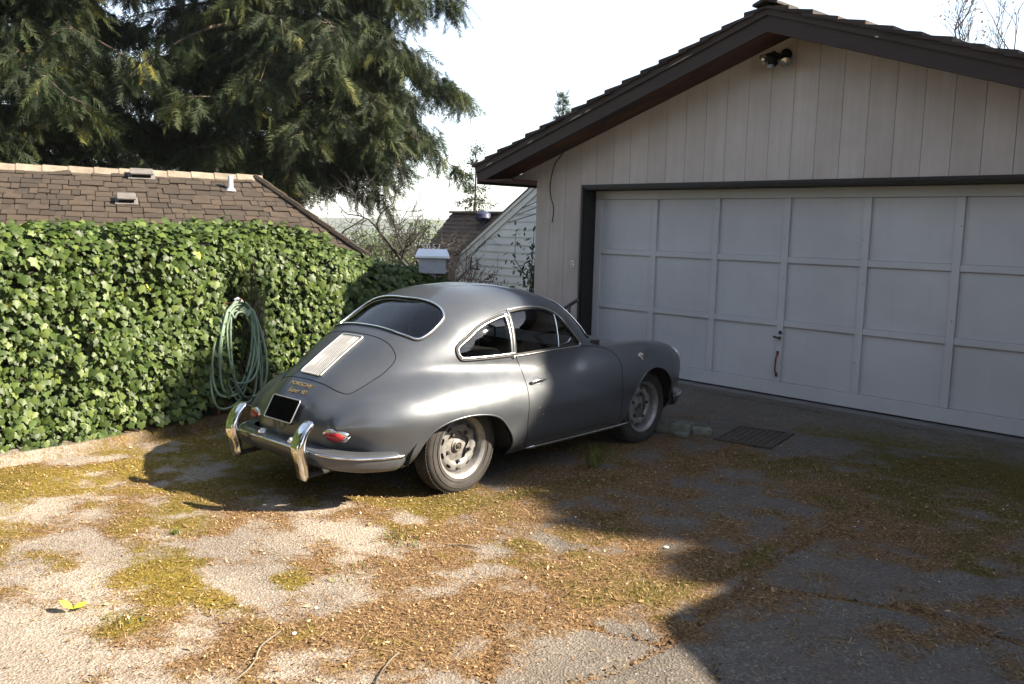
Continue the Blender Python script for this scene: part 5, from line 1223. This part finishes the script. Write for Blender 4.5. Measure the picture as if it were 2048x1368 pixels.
# ------------------------------------------------------------------ brown-roofed house behind the hedge
ang = R(18); rd = np.array([math.sin(ang), math.cos(ang), 0]); dn = np.array([math.cos(ang), -math.sin(ang), 0])
def ray(px, py): d_ = cf_+cr_*((px-1024)/1784.89)-cu_*((py-684)/1784.89); return d_/np.linalg.norm(d_)
B0 = CAM+ray(510, 357)*((-6.9-CAM[0])/ray(510, 357)[0]); SL = .50
dslope = dn*math.cos(math.atan(SL))+np.array([0, 0, -math.sin(math.atan(SL))]); nroof = np.cross(rd, dslope); nroof = nroof if nroof[2] > 0 else -nroof
rc = ray(700, 492); C0 = CAM+rc*(((B0-CAM)@nroof)/(rc@nroof))
hs = empty('brown_roof_house', 'low house with a mossy brown shingle roof behind the ivy hedge', 'house', (float(B0[0]), float(B0[1]), -2.4))
cu_v = (C0-B0)@dslope; cu_r = (C0-B0)@rd         # hip edge in roof coordinates
EX = .175; NR = 15; LEN = 9.5
def rpt(u, s_, h=0.): return B0+rd*u+dslope*s_+nroof*h
def hip(s_): return cu_r*s_/cu_v
shv = []; far_sh = MB(); box_cache = {}
def shingle_mesh(w):
    w = round(w/.04)*.04
    if w not in box_cache:
        mb = MB(); mb.v = [(0, 0, .002), (w-.012, 0, .002), (w-.012, .33, -.016), (0, .33, -.016), (0, 0, .022), (w-.010, 0, .022), (w-.012, .33, .000), (0, .33, .000)]
        mb.f = [(0, 3, 2, 1), (4, 5, 6, 7), (0, 1, 5, 4), (1, 2, 6, 5), (2, 3, 7, 6), (3, 0, 4, 7)]; box_cache[w] = mb.mesh('roof_shingle'); box_cache[w].materials.append(M['roof'])
    return box_cache[w], w
inv = root_matrix(hs).inverted(); cnt = 0; rows_ = []
for r_i in range(NR):
    s_ = .06+EX*(r_i+1); u = hip(s_)
    while u > -LEN:
        me, w = shingle_mesh(random.choice([.12, .16, .16, .20, .24, .28, .32])); u -= w
        rows_.append((r_i, u, s_+random.gauss(0, .014), me, w))
def pix(p): q = p-CAM; z = q@cf_; return 1024+1784.89*(q@cr_)/z, 684-1784.89*(q@cu_)/z
for (r_i, u, s_, me, w) in rows_:
    p = rpt(u, s_, random.uniform(0, .016)); x_, y_ = pix(p); vis = -30 < x_ < 720 and y_ < 470
    Mx = Matrix(((rd[0], -dslope[0], nroof[0], p[0]), (rd[1], -dslope[1], nroof[1], p[1]), (rd[2], -dslope[2], nroof[2], p[2]), (0, 0, 0, 1))) @ Matrix.Rotation(random.gauss(0, .022), 4, 'Z') @ Matrix.Rotation(random.gauss(0, .02), 4, 'Y')
    if vis and cnt < 298:
        o = bpy.data.objects.new('shingle', me); col.objects.link(o); o.parent = hs; o.matrix_parent_inverse = inv; o.matrix_basis = Mx; cnt += 1
    else: far_sh.add([Mx @ v.co for v in me.vertices], [tuple(q.vertices) for q in me.polygons])
o = far_sh.build('more_shingles', M['roof'], hs); o['kind'] = 'stuff'
SE = .06+EX*NR+.05
mb = MB(); q = [rpt(0, 0, -.03), rpt(hip(SE), SE, -.03), rpt(-LEN, SE, -.03), rpt(-LEN, 0, -.03)]; bk = np.array([-dn[0], -dn[1], 0])
back = [rpt(0, 0, -.03), rpt(-LEN, 0, -.03), rpt(-LEN, 0, -.03)+bk*3.6+np.array([0, 0, -1.8]), rpt(0, 0, -.03)+bk*3.6+np.array([0, 0, -1.8])]
endc = [rpt(0, 0, -.03), rpt(0, 0, -.03)+bk*3.6+np.array([0, 0, -1.8]), rpt(hip(SE), SE, -.03)]
mb.add(q, [(0, 1, 2, 3)]); mb.add(back, [(0, 1, 2, 3)]); mb.add(endc, [(0, 1, 2)]); mb.build('roof_deck', M['roof'], hs)
e0, e1 = rpt(hip(SE-.5)-.3, SE-.5, -.2), rpt(-LEN, SE-.5, -.2); mb = MB(); w4 = [e0, e1, e1+bk*5.5, e0+bk*5.5]
mb.v = [(a[0], a[1], zz) for zz in (-2.4, min(e0[2], .3)) for a in w4]; mb.f = [(0, 1, 5, 4), (1, 2, 6, 5), (2, 3, 7, 6), (3, 0, 4, 7), (4, 5, 6, 7)]; mb.build('wall', M['wallhouse'], hs)
u = .12; k = 0
while u > -LEN:   # ridge caps, pale cream
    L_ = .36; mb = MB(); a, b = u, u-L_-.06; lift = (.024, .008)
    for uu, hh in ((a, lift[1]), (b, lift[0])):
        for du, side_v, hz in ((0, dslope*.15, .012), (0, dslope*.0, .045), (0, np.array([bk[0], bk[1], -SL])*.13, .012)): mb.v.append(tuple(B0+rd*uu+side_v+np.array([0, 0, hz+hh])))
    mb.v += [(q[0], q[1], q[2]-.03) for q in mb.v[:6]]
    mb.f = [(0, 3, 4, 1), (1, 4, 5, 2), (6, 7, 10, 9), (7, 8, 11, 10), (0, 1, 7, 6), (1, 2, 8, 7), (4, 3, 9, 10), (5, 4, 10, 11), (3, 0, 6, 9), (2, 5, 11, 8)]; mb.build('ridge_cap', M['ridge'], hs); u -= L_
mb = MB(); hp = [rpt(hip(s_), s_, .03) for s_ in np.linspace(0, SE, 8)]; 
for i, (a, b) in enumerate(zip(hp[:-1], hp[1:])):
    m_ = MB(); m_.tube([a, b+np.array([0, 0, .01])], [.05, .06], 6); m_.build('hip_cap', M['roof'], hs)
def on_roof(px, py): r__ = ray(px, py); return CAM+r__*(((B0-CAM)@nroof)/(r__@nroof))
for px, py, w, lb in ((283, 356, .34, 'grey metal roof vent on the ridge of the brown roof'), (253, 406, .26, 'grey metal roof vent low on the sunny brown roof slope')):
    p = on_roof(px, py); vt = empty('roof_vent', lb, 'roof vent', tuple(p), 0, 'vents on the brown roof'); f = rd; 
    def vb(c, d_): 
        m_ = MB(); m_.box((0, 0, 0), d_); Mx = Matrix(((rd[0], dslope[0], nroof[0], c[0]), (rd[1], dslope[1], nroof[1], c[1]), (rd[2], dslope[2], nroof[2], c[2]), (0, 0, 0, 1))); m_.v = [tuple(Mx @ Vector(q)) for q in m_.v]; return m_
    vb(p+nroof*.035, (w+.06, .24, .012)).build('flashing', M['ventmetal'], vt); vb(p+nroof*.07, (w*.8, .15, .07)).build('throat', M['black'], vt); vb(p+nroof*.11, (w, .20, .03)).build('hood', M['ventmetal'], vt, None, False, .008)
p = on_roof(461, 381); pp = empty('vent_pipe', 'white plastic vent pipe standing on the brown roof', 'pipe', tuple(p)); mb = MB(); mb.tube([tuple(p-np.array([0, 0, .08])), tuple(p+np.array([0, 0, .235]))], .042, 12); mb.build('pipe', M['pvc'], pp, 50); mb = MB(); mb.lathe([(.10, .0), (.055, .05), (.045, .07)], 14, Matrix.Translation(Vector(p)+Vector((0, 0, -.01)))); mb.build('collar', M['greymetal'], pp, 50)
# ------------------------------------------------------------------ cream clapboard house beyond the garage
ch_ = empty('clapboard_house', 'cream clapboard house with a steep gable end, just left of the garage', 'house', (-1.5, 2.5, -2.2))
YS = 2.5
def yat(px, py): r__ = ray(px, py); return CAM+r__*((YS-CAM[1])/r__[1])
ra, rb = yat(1073, 372)-np.array([0, 0, .17]), yat(922, 510)-np.array([0, 0, .17]); sl_ = (ra[2]-rb[2])/(ra[0]-rb[0])
xl = rb[0]-.35; xpk = ra[0]+2.4; zpk = ra[2]+2.4*sl_
def rz_(x): return ra[2]+(x-ra[0])*sl_ if x <= xpk else zpk-(x-xpk)*sl_
xr_ = 2*xpk-xl; zl_ = rz_(xl)
mb = MB(); mb.prism([(xl, -2.2), (xl, zl_), (xpk, zpk), (xr_, zl_), (xr_, -2.2)], YS+.02, YS+7); mb.build('wall', M['clap'], ch_)
z = -1.2; e_ = .135
while z < zpk:
    zt_ = z+e_; xa = xl if z < zl_ else xpk-(zpk-z)/sl_; xt = xl if zt_ < zl_ else xpk-(zpk-zt_)/sl_
    if zt_ > zpk: break
    xa2, xt2 = 2*xpk-xa, 2*xpk-xt
    xa2, xt2 = min(xa2, 1.0), min(xt2, 1.0)
    mb = MB(); mb.v = [(xa, YS-.022, z), (xa2, YS-.022, z), (xt2, YS-.003, zt_+.01), (xt, YS-.003, zt_+.01), (xa, YS+.02, z), (xa2, YS+.02, z), (xt2, YS+.02, zt_+.01), (xt, YS+.02, zt_+.01)]
    mb.f = [(0, 1, 2, 3), (4, 7, 6, 5), (0, 4, 5, 1), (3, 2, 6, 7), (0, 3, 7, 4), (1, 5, 6, 2)]; mb.build('clapboard', M['clap'], ch_); z += e_
for (o0, o1, y0, y1, mt, nm) in ((.0, .115, YS-.05, YS-.0, 'clap', 'rake_board'), (.115, .175, YS-.085, YS+.0, 'clap', 'rake_moulding'), (.175, .20, YS-.10, YS+7.2, 'farroof', 'roof')):
    for s_ in (-1, 1):
        xe = xpk+s_*(xpk-xl+.25); mb = MB(); mb.prism([(xpk, zpk+o0), (xe, rz_(xl)-.25*sl_+o0), (xe, rz_(xl)-.25*sl_+o1), (xpk, zpk+o1)], y0-.001, y1); mb.build(nm, M[mt], ch_)
# dark roof behind it
dr = empty('far_roof_house', 'far house showing only its dark brown roof left of the cream gable', 'house', (-8, 4.5, -2.5))
def yp(px, py, y): r__ = ray(px, py); return CAM+r__*((y-CAM[1])/r__[1])
ridL = yp(905, 427, 5.3); eavL = yp(832, 524, 4.1); x1 = -2.5
nrow = 12; NM = MB()
for i in range(nrow):
    f0, f1 = i/nrow, (i+1)/nrow; a = ridL+(eavL-ridL)*f0; b = ridL+(eavL-ridL)*f1
    x = min(a[0], b[0])+.0; x = b[0]
    while x < x1:
        w = random.uniform(.22, .42); up_v = random.uniform(0, .015)
        NM.add([(x, b[1]-.02, b[2]+.02+up_v), (x+w-.012, b[1]-.02, b[2]+.02+up_v), (x+w-.012, a[1], a[2]+.015), (x, a[1], a[2]+.015), (x, b[1]-.02, b[2]-.018), (x+w-.012, b[1]-.02, b[2]-.018), (x+w-.012, a[1], a[2]-.02), (x, a[1], a[2]-.02)], [(0, 1, 2, 3), (0, 4, 5, 1), (1, 5, 6, 2), (0, 3, 7, 4), (4, 7, 6, 5)]); x += w
o = NM.build('roof_shingles', M['farroof'], dr); o['kind'] = 'stuff'
mb = MB(); mb.v = [tuple(ridL-np.array([0, 0, .05])), (x1, ridL[1], ridL[2]-.05), (x1, eavL[1], eavL[2]-.05), tuple(eavL-np.array([0, 0, .05])), (ridL[0], ridL[1]+2, ridL[2]-1.9), (x1, ridL[1]+2, ridL[2]-1.9)]; mb.f = [(0, 3, 2, 1), (0, 1, 5, 4)]; mb.build('roof_deck', M['farroof'], dr)
mb = MB(); mb.box(((eavL[0]+x1)/2+.2, 5.3, -.9), (x1-eavL[0]-.6, 1.9, 3.4)); mb.build('wall', M['wallhouse'], dr)
mb = MB(); mb.box(((ridL[0]+x1)/2, ridL[1], ridL[2]+.03), (x1-ridL[0], .22, .05)); mb.build('ridge_cap', M['ridge'], dr)
p = yp(966, 442, 5.0); tv_ = empty('roof_turbine', 'dark blue round roof vent on the shaded far roof', 'roof vent', tuple(p)); mb = MB(); mb.lathe([(.06, -.3), (.07, -.02), (.14, .0), (.19, .07), (.17, .16), (.08, .22), (.001, .23)], 18, Matrix.Translation(p)); M['bluemetal'] = plain('dark_blue_metal', (.03, .035, .075), .4); mb.build('head', M['bluemetal'], tv_, 40)
# ------------------------------------------------------------------ mailbox at the end of the hedge
c0 = CAM+ray(865, 513)*((-.75-CAM[0])/ray(865, 513)[0]); mz = R(52)
bx = empty('mailbox', 'grey roof-topped mailbox with white house numbers at the far end of the hedge', 'mailbox', (float(c0[0]), float(c0[1]), -.1), mz); hz = float(c0[2])+.1
mb = MB(); mb.box((0, 0, hz-.09), (.30, .22, .20)); mb.build('box', M['greymetal'], bx, None, True, .006)
mb = MB(); mb.v = [(-.19, -.15, hz+.01), (.19, -.15, hz+.01), (.16, .0, hz+.085), (-.16, 0, hz+.085), (-.19, .15, hz+.01), (.19, .15, hz+.01), (-.19, -.15, hz-.012), (.19, -.15, hz-.012), (.19, .15, hz-.012), (-.19, .15, hz-.012)]
mb.f = [(0, 1, 2, 3), (3, 2, 5, 4), (0, 6, 7, 1), (4, 5, 8, 9), (0, 3, 4, 9, 6), (1, 7, 8, 5, 2), (6, 9, 8, 7)]; mb.build('lid', M['whitemetal'], bx, None, True)
mb = MB(); mb.tube([(0, 0, -.1), (0, 0, hz-.15)], .04, 8); mb.build('post', M['greymetal'], bx, None, True)
for i, chx in enumerate('5051'):
    me = text_mesh(chx, .085, 0, .006); o = link('house_number', me, M['whitepaint'], bx, True); o.rotation_euler = (R(90), 0, 0); o.location = (-.105+.06*i, 0, hz+.082)
# shrubs against the clapboards
def leafy_shrub(name, c, h, r_, n, seed, label, mat, lw=(.07, .13), stems=9, cat='shrub', lean=0., sm='stem'):
    g_ = np.random.default_rng(seed); t_ = empty(name, label, cat, tuple(c)); mb = MB(); P = []; D = []
    for k in range(stems):
        a = g_.uniform(0, 6.28); rr = r_*g_.uniform(.2, 1); tip = np.array([math.cos(a)*rr+lean*h, math.sin(a)*rr, h*g_.uniform(.55, 1)]); pts = [np.zeros(3), tip*.4+g_.normal(0, .06, 3), tip*.75+g_.normal(0, .08, 3), tip]; mb.tube(pts, [.016, .011, .007, .003], 5)
        for q in range(n//stems):
            f = g_.uniform(.25, 1)*3; j = min(int(f), 2); P.append(np.array(pts[j])+(np.array(pts[j+1])-np.array(pts[j]))*(f-j)+g_.normal(0, r_*.22, 3)); D.append(g_.normal(0, 1, 3)+np.array([0, 0, -.4]))
    mb.build('stems', M[sm], t_, 60, True); P = np.array(P); D = np.array(D); V, F = leaf_field(P, g_.normal(0, .7, P.shape)+np.array([.3, -.3, .8]), D, g_.uniform(*lw, len(P)), OVAL_V*np.array([.8, 1, 1]), OVAL_F)
    link('leaves', np_mesh(name+'_leaves', V, F, mat, {'tint': np.repeat(np.clip(g_.beta(2, 2, len(P)), 0, 1), 6)}), None, t_, True); return t_
p = yp(1062, 640, 1.3); leafy_shrub('rhododendron', (p[0], p[1], p[2]-.2), 1.75, .38, 330, 4, 'tall thin dark leaved shrub against the clapboards at the garage corner', M['rhodo'], (.07, .12), 11)
p = yp(945, 600, 1.2); leafy_shrub('dry_shrub', (p[0], p[1], p[2]-.1), .85, .5, 220, 8, 'brown leafless shrub with pale dead leaves in front of the clapboards', M['drytwig'], (.03, .06), 16, sm='deadstem')
p = yp(1000, 580, .2); leafy_shrub('yellow_grass_clump', (p[0], p[1], p[2]-.45), .55, .35, 260, 18, 'straw coloured grass clump just above the car roof line', M['drytwig'], (.05, .12), 26, 'plant')
p = yp(905, 560, -.9); leafy_shrub('twiggy_bush', (p[0], p[1], p[2]-.35), 1.0, .3, 90, 28, 'twiggy grey bush between the mailbox and the clapboard wall', M['drytwig'], (.03, .06), 13, sm='deadstem')
# wires
for k, ((ax_, ay_, ad), (bx_, by_, bd)) in enumerate((((960, 432, 30), (1080, 396, 9.5)), ((940, 445, 30), (1080, 408, 9.5)), ((900, 460, 30), (1080, 421, 9.5)))):
    r__ = ray(1105, (388, 401, 416)[k]); a, b = at(ax_, ay_, ad), CAM+r__*((GX0-CAM[0])/r__[0]); mb = MB(); mb.tube([a+(b-a)*f+np.array([0, 0, -.5*f*(1-f)]) for f in np.linspace(0, 1, 12)], .007, 5)
    tag(mb.build('overhead_wire', M['cable']), ['thin overhead wire crossing the clapboards, topmost of three', 'thin overhead wire crossing the clapboards, middle of three', 'thin overhead wire crossing the clapboards, lowest of three'][k], 'wire', 'wires running to the garage')
# ------------------------------------------------------------------ neighbouring house and trees out of frame, which shade the drive and show in the car's paint
nh = empty('neighbour_house', 'neighbouring low house standing right of the driveway', 'house', (11, -1, GZ))
mb = MB(); mb.box((11.6, .2, 1.3), (6.2, 5.0, 2.9)); mb.box((11.9, -4.2, 1.3), (5.6, 3.8, 2.9)); mb.build('wall', M['wallhouse'], nh)
mb = MB(); mb.slab([(8.145, 3.2), (8.145, -2.35), (8.57, -2.32), (8.68, -2.62), (8.95, -6.6), (15.2, -6.6), (15.2, 3.2)], 2.74, 2.86); mb.build('eaves', M['fascia'], nh)
mb = MB(); mb.prism([(8.17, 2.86), (11.6, 4.0), (15.18, 2.86)], -2.4, 3.1); mb.build('roof', M['shake'], nh)
for y_ in (-4.0, .5):
    mb = MB(); mb.box((8.48, y_, 1.45), (.06, 1.2, 1.1)); mb.build('window', M['whitepaint'], nh)
for k, (x_, y_, sz, hh) in enumerate(((10.3, 4.3, .38, .62), (11.2, 4.1, .36, .64), (12.0, 3.9, .34, .50), (12.7, 3.7, .36, .51), (13.4, 3.9, .36, .50), (14.1, 3.6, .36, .52), (14.9, 3.6, .4, .50), (13.2, 6.4, .5, .62), (14.8, 6.2, .5, .61), (16.4, 6.2, .5, .62))):  # unseen row added, placed and sized to shade the car's front and drive
    cedar(k % 2, x_, y_, GZ+1.0*.5, 1.3*k, (sz, sz, hh), ('first', 'second', 'third', 'fourth', 'fifth', 'sixth', 'seventh', 'eighth', 'ninth', 'tenth')[k]+' unseen small cedar from the drive, added to shade car and drive', 'unseen cedars added to shade car and drive')
cedar(1, 3.2, -18.0, GZ, 3.0, 1.0, 'tall cedar across the street behind the camera, left of centre')
cedar(0, 12.5, -16.5, GZ, 4.2, .9, 'tall cedar across the street behind the camera, to the right')
cedar(1, -6.5, -17.0, GZ, 5.1, .95, 'tall cedar at the far left behind the camera')
sh_ = empty('sky_block_house', 'unseen two storey house added behind the camera to block skylight', 'house', (5, -26, GZ))  # unseen house, added to shut out part of the skylight
mb = MB(); mb.box((5, -27, 3.4), (20, 8, 7.0)); mb.build('wall', M['wallhouse'], sh_)
mb = MB(); mb.add([(-5.6, -22.4, 6.9), (15.6, -22.4, 6.9), (15.6, -27, 9.6), (-5.6, -27, 9.6), (-5.6, -31.6, 6.9), (15.6, -31.6, 6.9)], [(0, 1, 2, 3), (3, 2, 5, 4), (0, 3, 4), (1, 5, 2), (0, 4, 5, 1)]); mb.build('roof', M['shake'], sh_)
for k in range(5):
    for z_ in (1.6, 4.8):
        mb = MB(); mb.box((-3+4*k, -22.98, z_), (1.4, .08, 1.3)); mb.build('window', M['whitepaint'], sh_)
# ------------------------------------------------------------------ leaf litter, moss tufts, twigs and other small things on the drive
def ground_z(x, y):
    i = np.clip(np.searchsorted(gx, x)-1, 0, len(gx)-2); j = np.clip(np.searchsorted(gy, y)-1, 0, len(gy)-2)
    fx = (x-gx[i])/(gx[i+1]-gx[i]); fy = (y-gy[j])/(gy[j+1]-gy[j])
    return (Zg[i, j]*(1-fx)+Zg[i+1, j]*fx)*(1-fy)+(Zg[i, j+1]*(1-fx)+Zg[i+1, j+1]*fx)*fy
def scatter(n, seed, power, which):
    g_ = np.random.default_rng(seed); r_ = g_.uniform(0, 1, n)
    fx_ = g_.uniform(-.60, .60, n); fy_ = g_.uniform(-.40, .02, n)      # denser towards the viewer, over the whole drive
    a = g_.uniform(R(-88), R(-8), n); rad = 2.2+7.8*r_**1.0; x = CAM[0]+rad*np.sin(a); y = CAM[1]+rad*np.cos(a)
    m_, l_ = masks(x, y); k = m_ if which == 'moss' else l_
    ok = (g_.uniform(0, 1, n) < np.clip(k, 0, 1)**power) & (x > .1+np.clip(-(y+5.6), -.3, .25)) & (y < -1.0) & (x < 9)
    return x[ok], y[ok], g_
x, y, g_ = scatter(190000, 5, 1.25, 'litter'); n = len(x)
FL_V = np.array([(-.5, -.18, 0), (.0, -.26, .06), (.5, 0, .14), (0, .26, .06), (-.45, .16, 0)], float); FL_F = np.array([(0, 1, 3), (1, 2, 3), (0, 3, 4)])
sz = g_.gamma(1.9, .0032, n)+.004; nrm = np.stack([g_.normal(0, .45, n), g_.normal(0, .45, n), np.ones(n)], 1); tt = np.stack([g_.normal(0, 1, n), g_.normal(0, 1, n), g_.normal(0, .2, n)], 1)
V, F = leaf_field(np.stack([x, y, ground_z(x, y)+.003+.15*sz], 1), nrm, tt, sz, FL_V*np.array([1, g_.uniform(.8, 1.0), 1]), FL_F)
tag(link('leaf_litter', np_mesh('leaf_litter', V, F, M['litter'], {'tint': np.repeat(np.clip(g_.beta(1.5, 2.1, n)+.20*np.clip((5.2-x-.4*(y+6))/1.5, 0, 1)*(y < -4.6), 0, .93), 5)})), kind='stuff')  # flakes tinted lighter on the sunlit side of the drive
x, y, g_ = scatter(150000, 15, 1.2, 'litter'); n = len(x)     # thin needles
sz = g_.uniform(.012, .045, n); nrm = np.stack([g_.normal(0, .25, n), g_.normal(0, .25, n), np.ones(n)], 1); tt = np.stack([g_.normal(0, 1, n), g_.normal(0, 1, n), g_.normal(0, .12, n)], 1)
V, F = leaf_field(np.stack([x, y, ground_z(x, y)+.006], 1), nrm, tt, sz, np.array([(-.5, -.035, 0), (.5, -.02, .05), (.5, .02, .05), (-.5, .035, 0)])[:, :], np.array([(0, 1, 2, 3)]))
tag(link('needle_litter', np_mesh('needle_litter', V, F, M['litter'], {'tint': np.repeat(np.clip(g_.beta(2.2, 2.2, n), 0, 1), 4)})), kind='stuff')
x, y, g_ = scatter(120000, 25, 2.2, 'moss'); n = len(x)
BL_V = np.array([(-.10, 0, 0), (.10, 0, 0), (.03, .1, 1.0), (-.03, .1, 1.0)], float); sz = g_.uniform(.006, .016, n)
nrm = np.stack([g_.normal(0, 1, n), g_.normal(0, 1, n), g_.normal(0, .1, n)], 1); V = (np.einsum('nij,kj->nki', frames(np.stack([g_.normal(0, .5, n), g_.normal(0, .5, n), np.ones(n)], 1), nrm), BL_V*np.array([2.2, 1, 1]))*sz[:, None, None]+np.stack([x, y, ground_z(x, y)-.001], 1)[:, None, :]).reshape(-1, 3)
F = (np.array([(0, 1, 2, 3)])[None]+(np.arange(n)*4)[:, None, None]).reshape(-1, 4)
tag(link('moss', np_mesh('moss', V, F, M['mossmat'], {'tint': np.repeat(np.clip(g_.normal(.12, .15, n)+.5*sun_paleness(x, y), 0, 1), 4)})), kind='stuff')  # tint raised by the sunlit mask, so tufts there are brighter
# fine crumbs of debris collected in the cracks
Pc = []
for c_ in CRACKS:
    q = smooth_open(c_, 8)
    for a, b in zip(q[:-1], q[1:]):
        m_ = int(np.linalg.norm(b-a)*190)
        for _ in range(m_): Pc.append(a+(b-a)*random.random()+np.array([random.gauss(0, .018), random.gauss(0, .018)]))
Pc = np.array(Pc); n = len(Pc); g_ = np.random.default_rng(77); sz = g_.uniform(.008, .022, n)
V, F = leaf_field(np.stack([Pc[:, 0], Pc[:, 1], ground_z(Pc[:, 0], Pc[:, 1])+.005], 1), np.stack([g_.normal(0, .5, n), g_.normal(0, .5, n), np.ones(n)], 1), g_.normal(0, 1, (n, 3)), sz, FL_V, FL_F)
tag(link('crack_debris', np_mesh('crack_debris', V, F, M['litter'], {'tint': np.repeat(np.clip(g_.normal(.36, .13, n), 0, 1), 5)})), kind='stuff')
# white crumbs and petals
g_ = np.random.default_rng(9); n = 110; a = g_.uniform(R(-86), R(-8), n); rad = 2.4+7.5*g_.uniform(0, 1, n)**.8; x = CAM[0]+rad*np.sin(a); y = CAM[1]+rad*np.cos(a); ok = (x > .6) & (y < -1.1); x, y = x[ok], y[ok]; n = len(x)
V, F = leaf_field(np.stack([x, y, ground_z(x, y)+.009], 1), np.stack([g_.normal(0, .4, n), g_.normal(0, .4, n), np.ones(n)], 1), g_.normal(0, 1, (n, 3)), g_.gamma(2.5, .0032, n)+.004, FL_V*np.array([1, 1.4, 1]), FL_F)
tag(link('petals', np_mesh('petals', V, F, M['whitepaint'])), kind='stuff')
# single grass tufts
def tuft(x, y, n, h, seed, label, sp=.05):
    g_ = np.random.default_rng(seed); z = float(ground_z(np.array([x]), np.array([y]))[0]); V = []; F = []; T_ = []
    for k in range(n):
        a = g_.uniform(0, 6.28); b = np.array([x+g_.normal(0, sp), y+g_.normal(0, sp), z-.002]); L_ = h*g_.uniform(.5, 1); o_ = np.array([math.cos(a), math.sin(a), 0])*L_*g_.uniform(.2, .9); w = np.array([-math.sin(a), math.cos(a), 0])*.003; i = len(V)
        V += [b-w, b+w, b+o_*.4+w*.8+np.array([0, 0, L_*.65]), b+o_*.4-w*.8+np.array([0, 0, L_*.65]), b+o_+np.array([0, 0, L_*.8])]; F += [(i, i+1, i+2), (i, i+2, i+3), (i+3, i+2, i+4)]; T_ += [g_.uniform(.1, .9)]*5
    tag(link('grass_tuft', np_mesh('grass_tuft', V, F, M['grass'], {'tint': T_})), label, None if sp >= .06 else 'grass', None if sp >= .06 else 'grass tufts growing on the drive', 'stuff' if sp >= .06 else None)
tuft(2.95, -3.35, 46, .19, 1, 'tuft of grass beside the car, below its sill strip')
tuft(2.78, -3.10, 26, .13, 2, 'smaller grass tuft close under the car sill')
tuft(3.30, -5.35, 60, .05, 3, 'patch of short yellow green grass behind the rear wheel', .07)
tuft(3.55, -5.85, 40, .035, 4, 'thin line of short grass across the sunny drive', .09)
tuft(2.45, -6.30, 30, .04, 5, 'little green sprout left of the bare concrete patch', .015)
tuft(3.42, -6.93, 60, .03, 6, 'mossy green tuft near the bottom left corner', .06)
tuft(5.35, -1.35, 14, .10, 7, 'grass blades at the edge of the apron in the shade', .02)
lf = empty('fallen_leaf', 'bright yellow green fallen leaf lying in the sun at lower left', 'leaf', (3.15, -7.06, GZ))
for k, (rz, tl) in enumerate(((.3, .35), (2.2, .75))):
    me = np_mesh('leaf_blade', OVAL_V*np.array([1.3, 1, 2.]), OVAL_F, M['freshleaf'], {'tint': np.full(6, .3+.4*k)}); o = link('blade', me, None, lf, True); o.scale = (.075,)*3; o.rotation_euler = (tl, 0, rz); o.location = (0, 0, .018)
for k, (pts, lb) in enumerate((([(3.94, -6.46), (4.0, -6.58), (4.12, -6.68), (4.20, -6.80), (4.24, -6.95)], 'thin pale twig lying in the sun near the bottom of the photo'), ([(4.42, -6.18), (4.46, -6.26), (4.55, -6.38), (4.62, -6.42)], 'short dark twig at the bottom beside the crack'), ([(3.55, -5.22), (3.60, -5.16), (3.72, -5.12)], 'little dry twig near the middle of the drive'))):
    q = smooth_open(pts, 5); z = ground_z(q[:, 0], q[:, 1])+.008; mb = MB(); mb.tube(np.column_stack([q, z]), list(np.linspace(.005, .003, len(q))), 5); tag(mb.build('twig', M['kerb'], None, 60), lb, 'twig', 'twigs on the drive')
g_ = np.random.default_rng(3)
mb = MB(); mb.tube(smooth_open([(1.46, -.75, -.05), (1.60, -.95, -.085), (1.72, -1.15, -.095), (1.74, -1.3, -.097)], 6), .008, 6); tag(mb.build('dark_cord', M['cable'], None, 60), 'short dark cord lying on the apron in front of the car', 'cord')

# ------------------------------------------------------------------ thin air haze over the far land
hm = bpy.data.materials.new('haze'); hm.use_nodes = True; hn = hm.node_tree; hn.nodes.remove(hn.nodes['Principled BSDF'])
pv = hn.nodes.new('ShaderNodeVolumePrincipled'); pv.inputs['Color'].default_value = (.86, .92, 1., 1); pv.inputs['Density'].default_value = .0002; pv.inputs['Anisotropy'].default_value = .2; hn.links.new(pv.outputs[0], hn.nodes['Material Output'].inputs['Volume'])
mb = MB(); mb.box((0, 0, 4), (4700, 4700, 88)); tag(mb.build('haze', hm), kind='stuff')
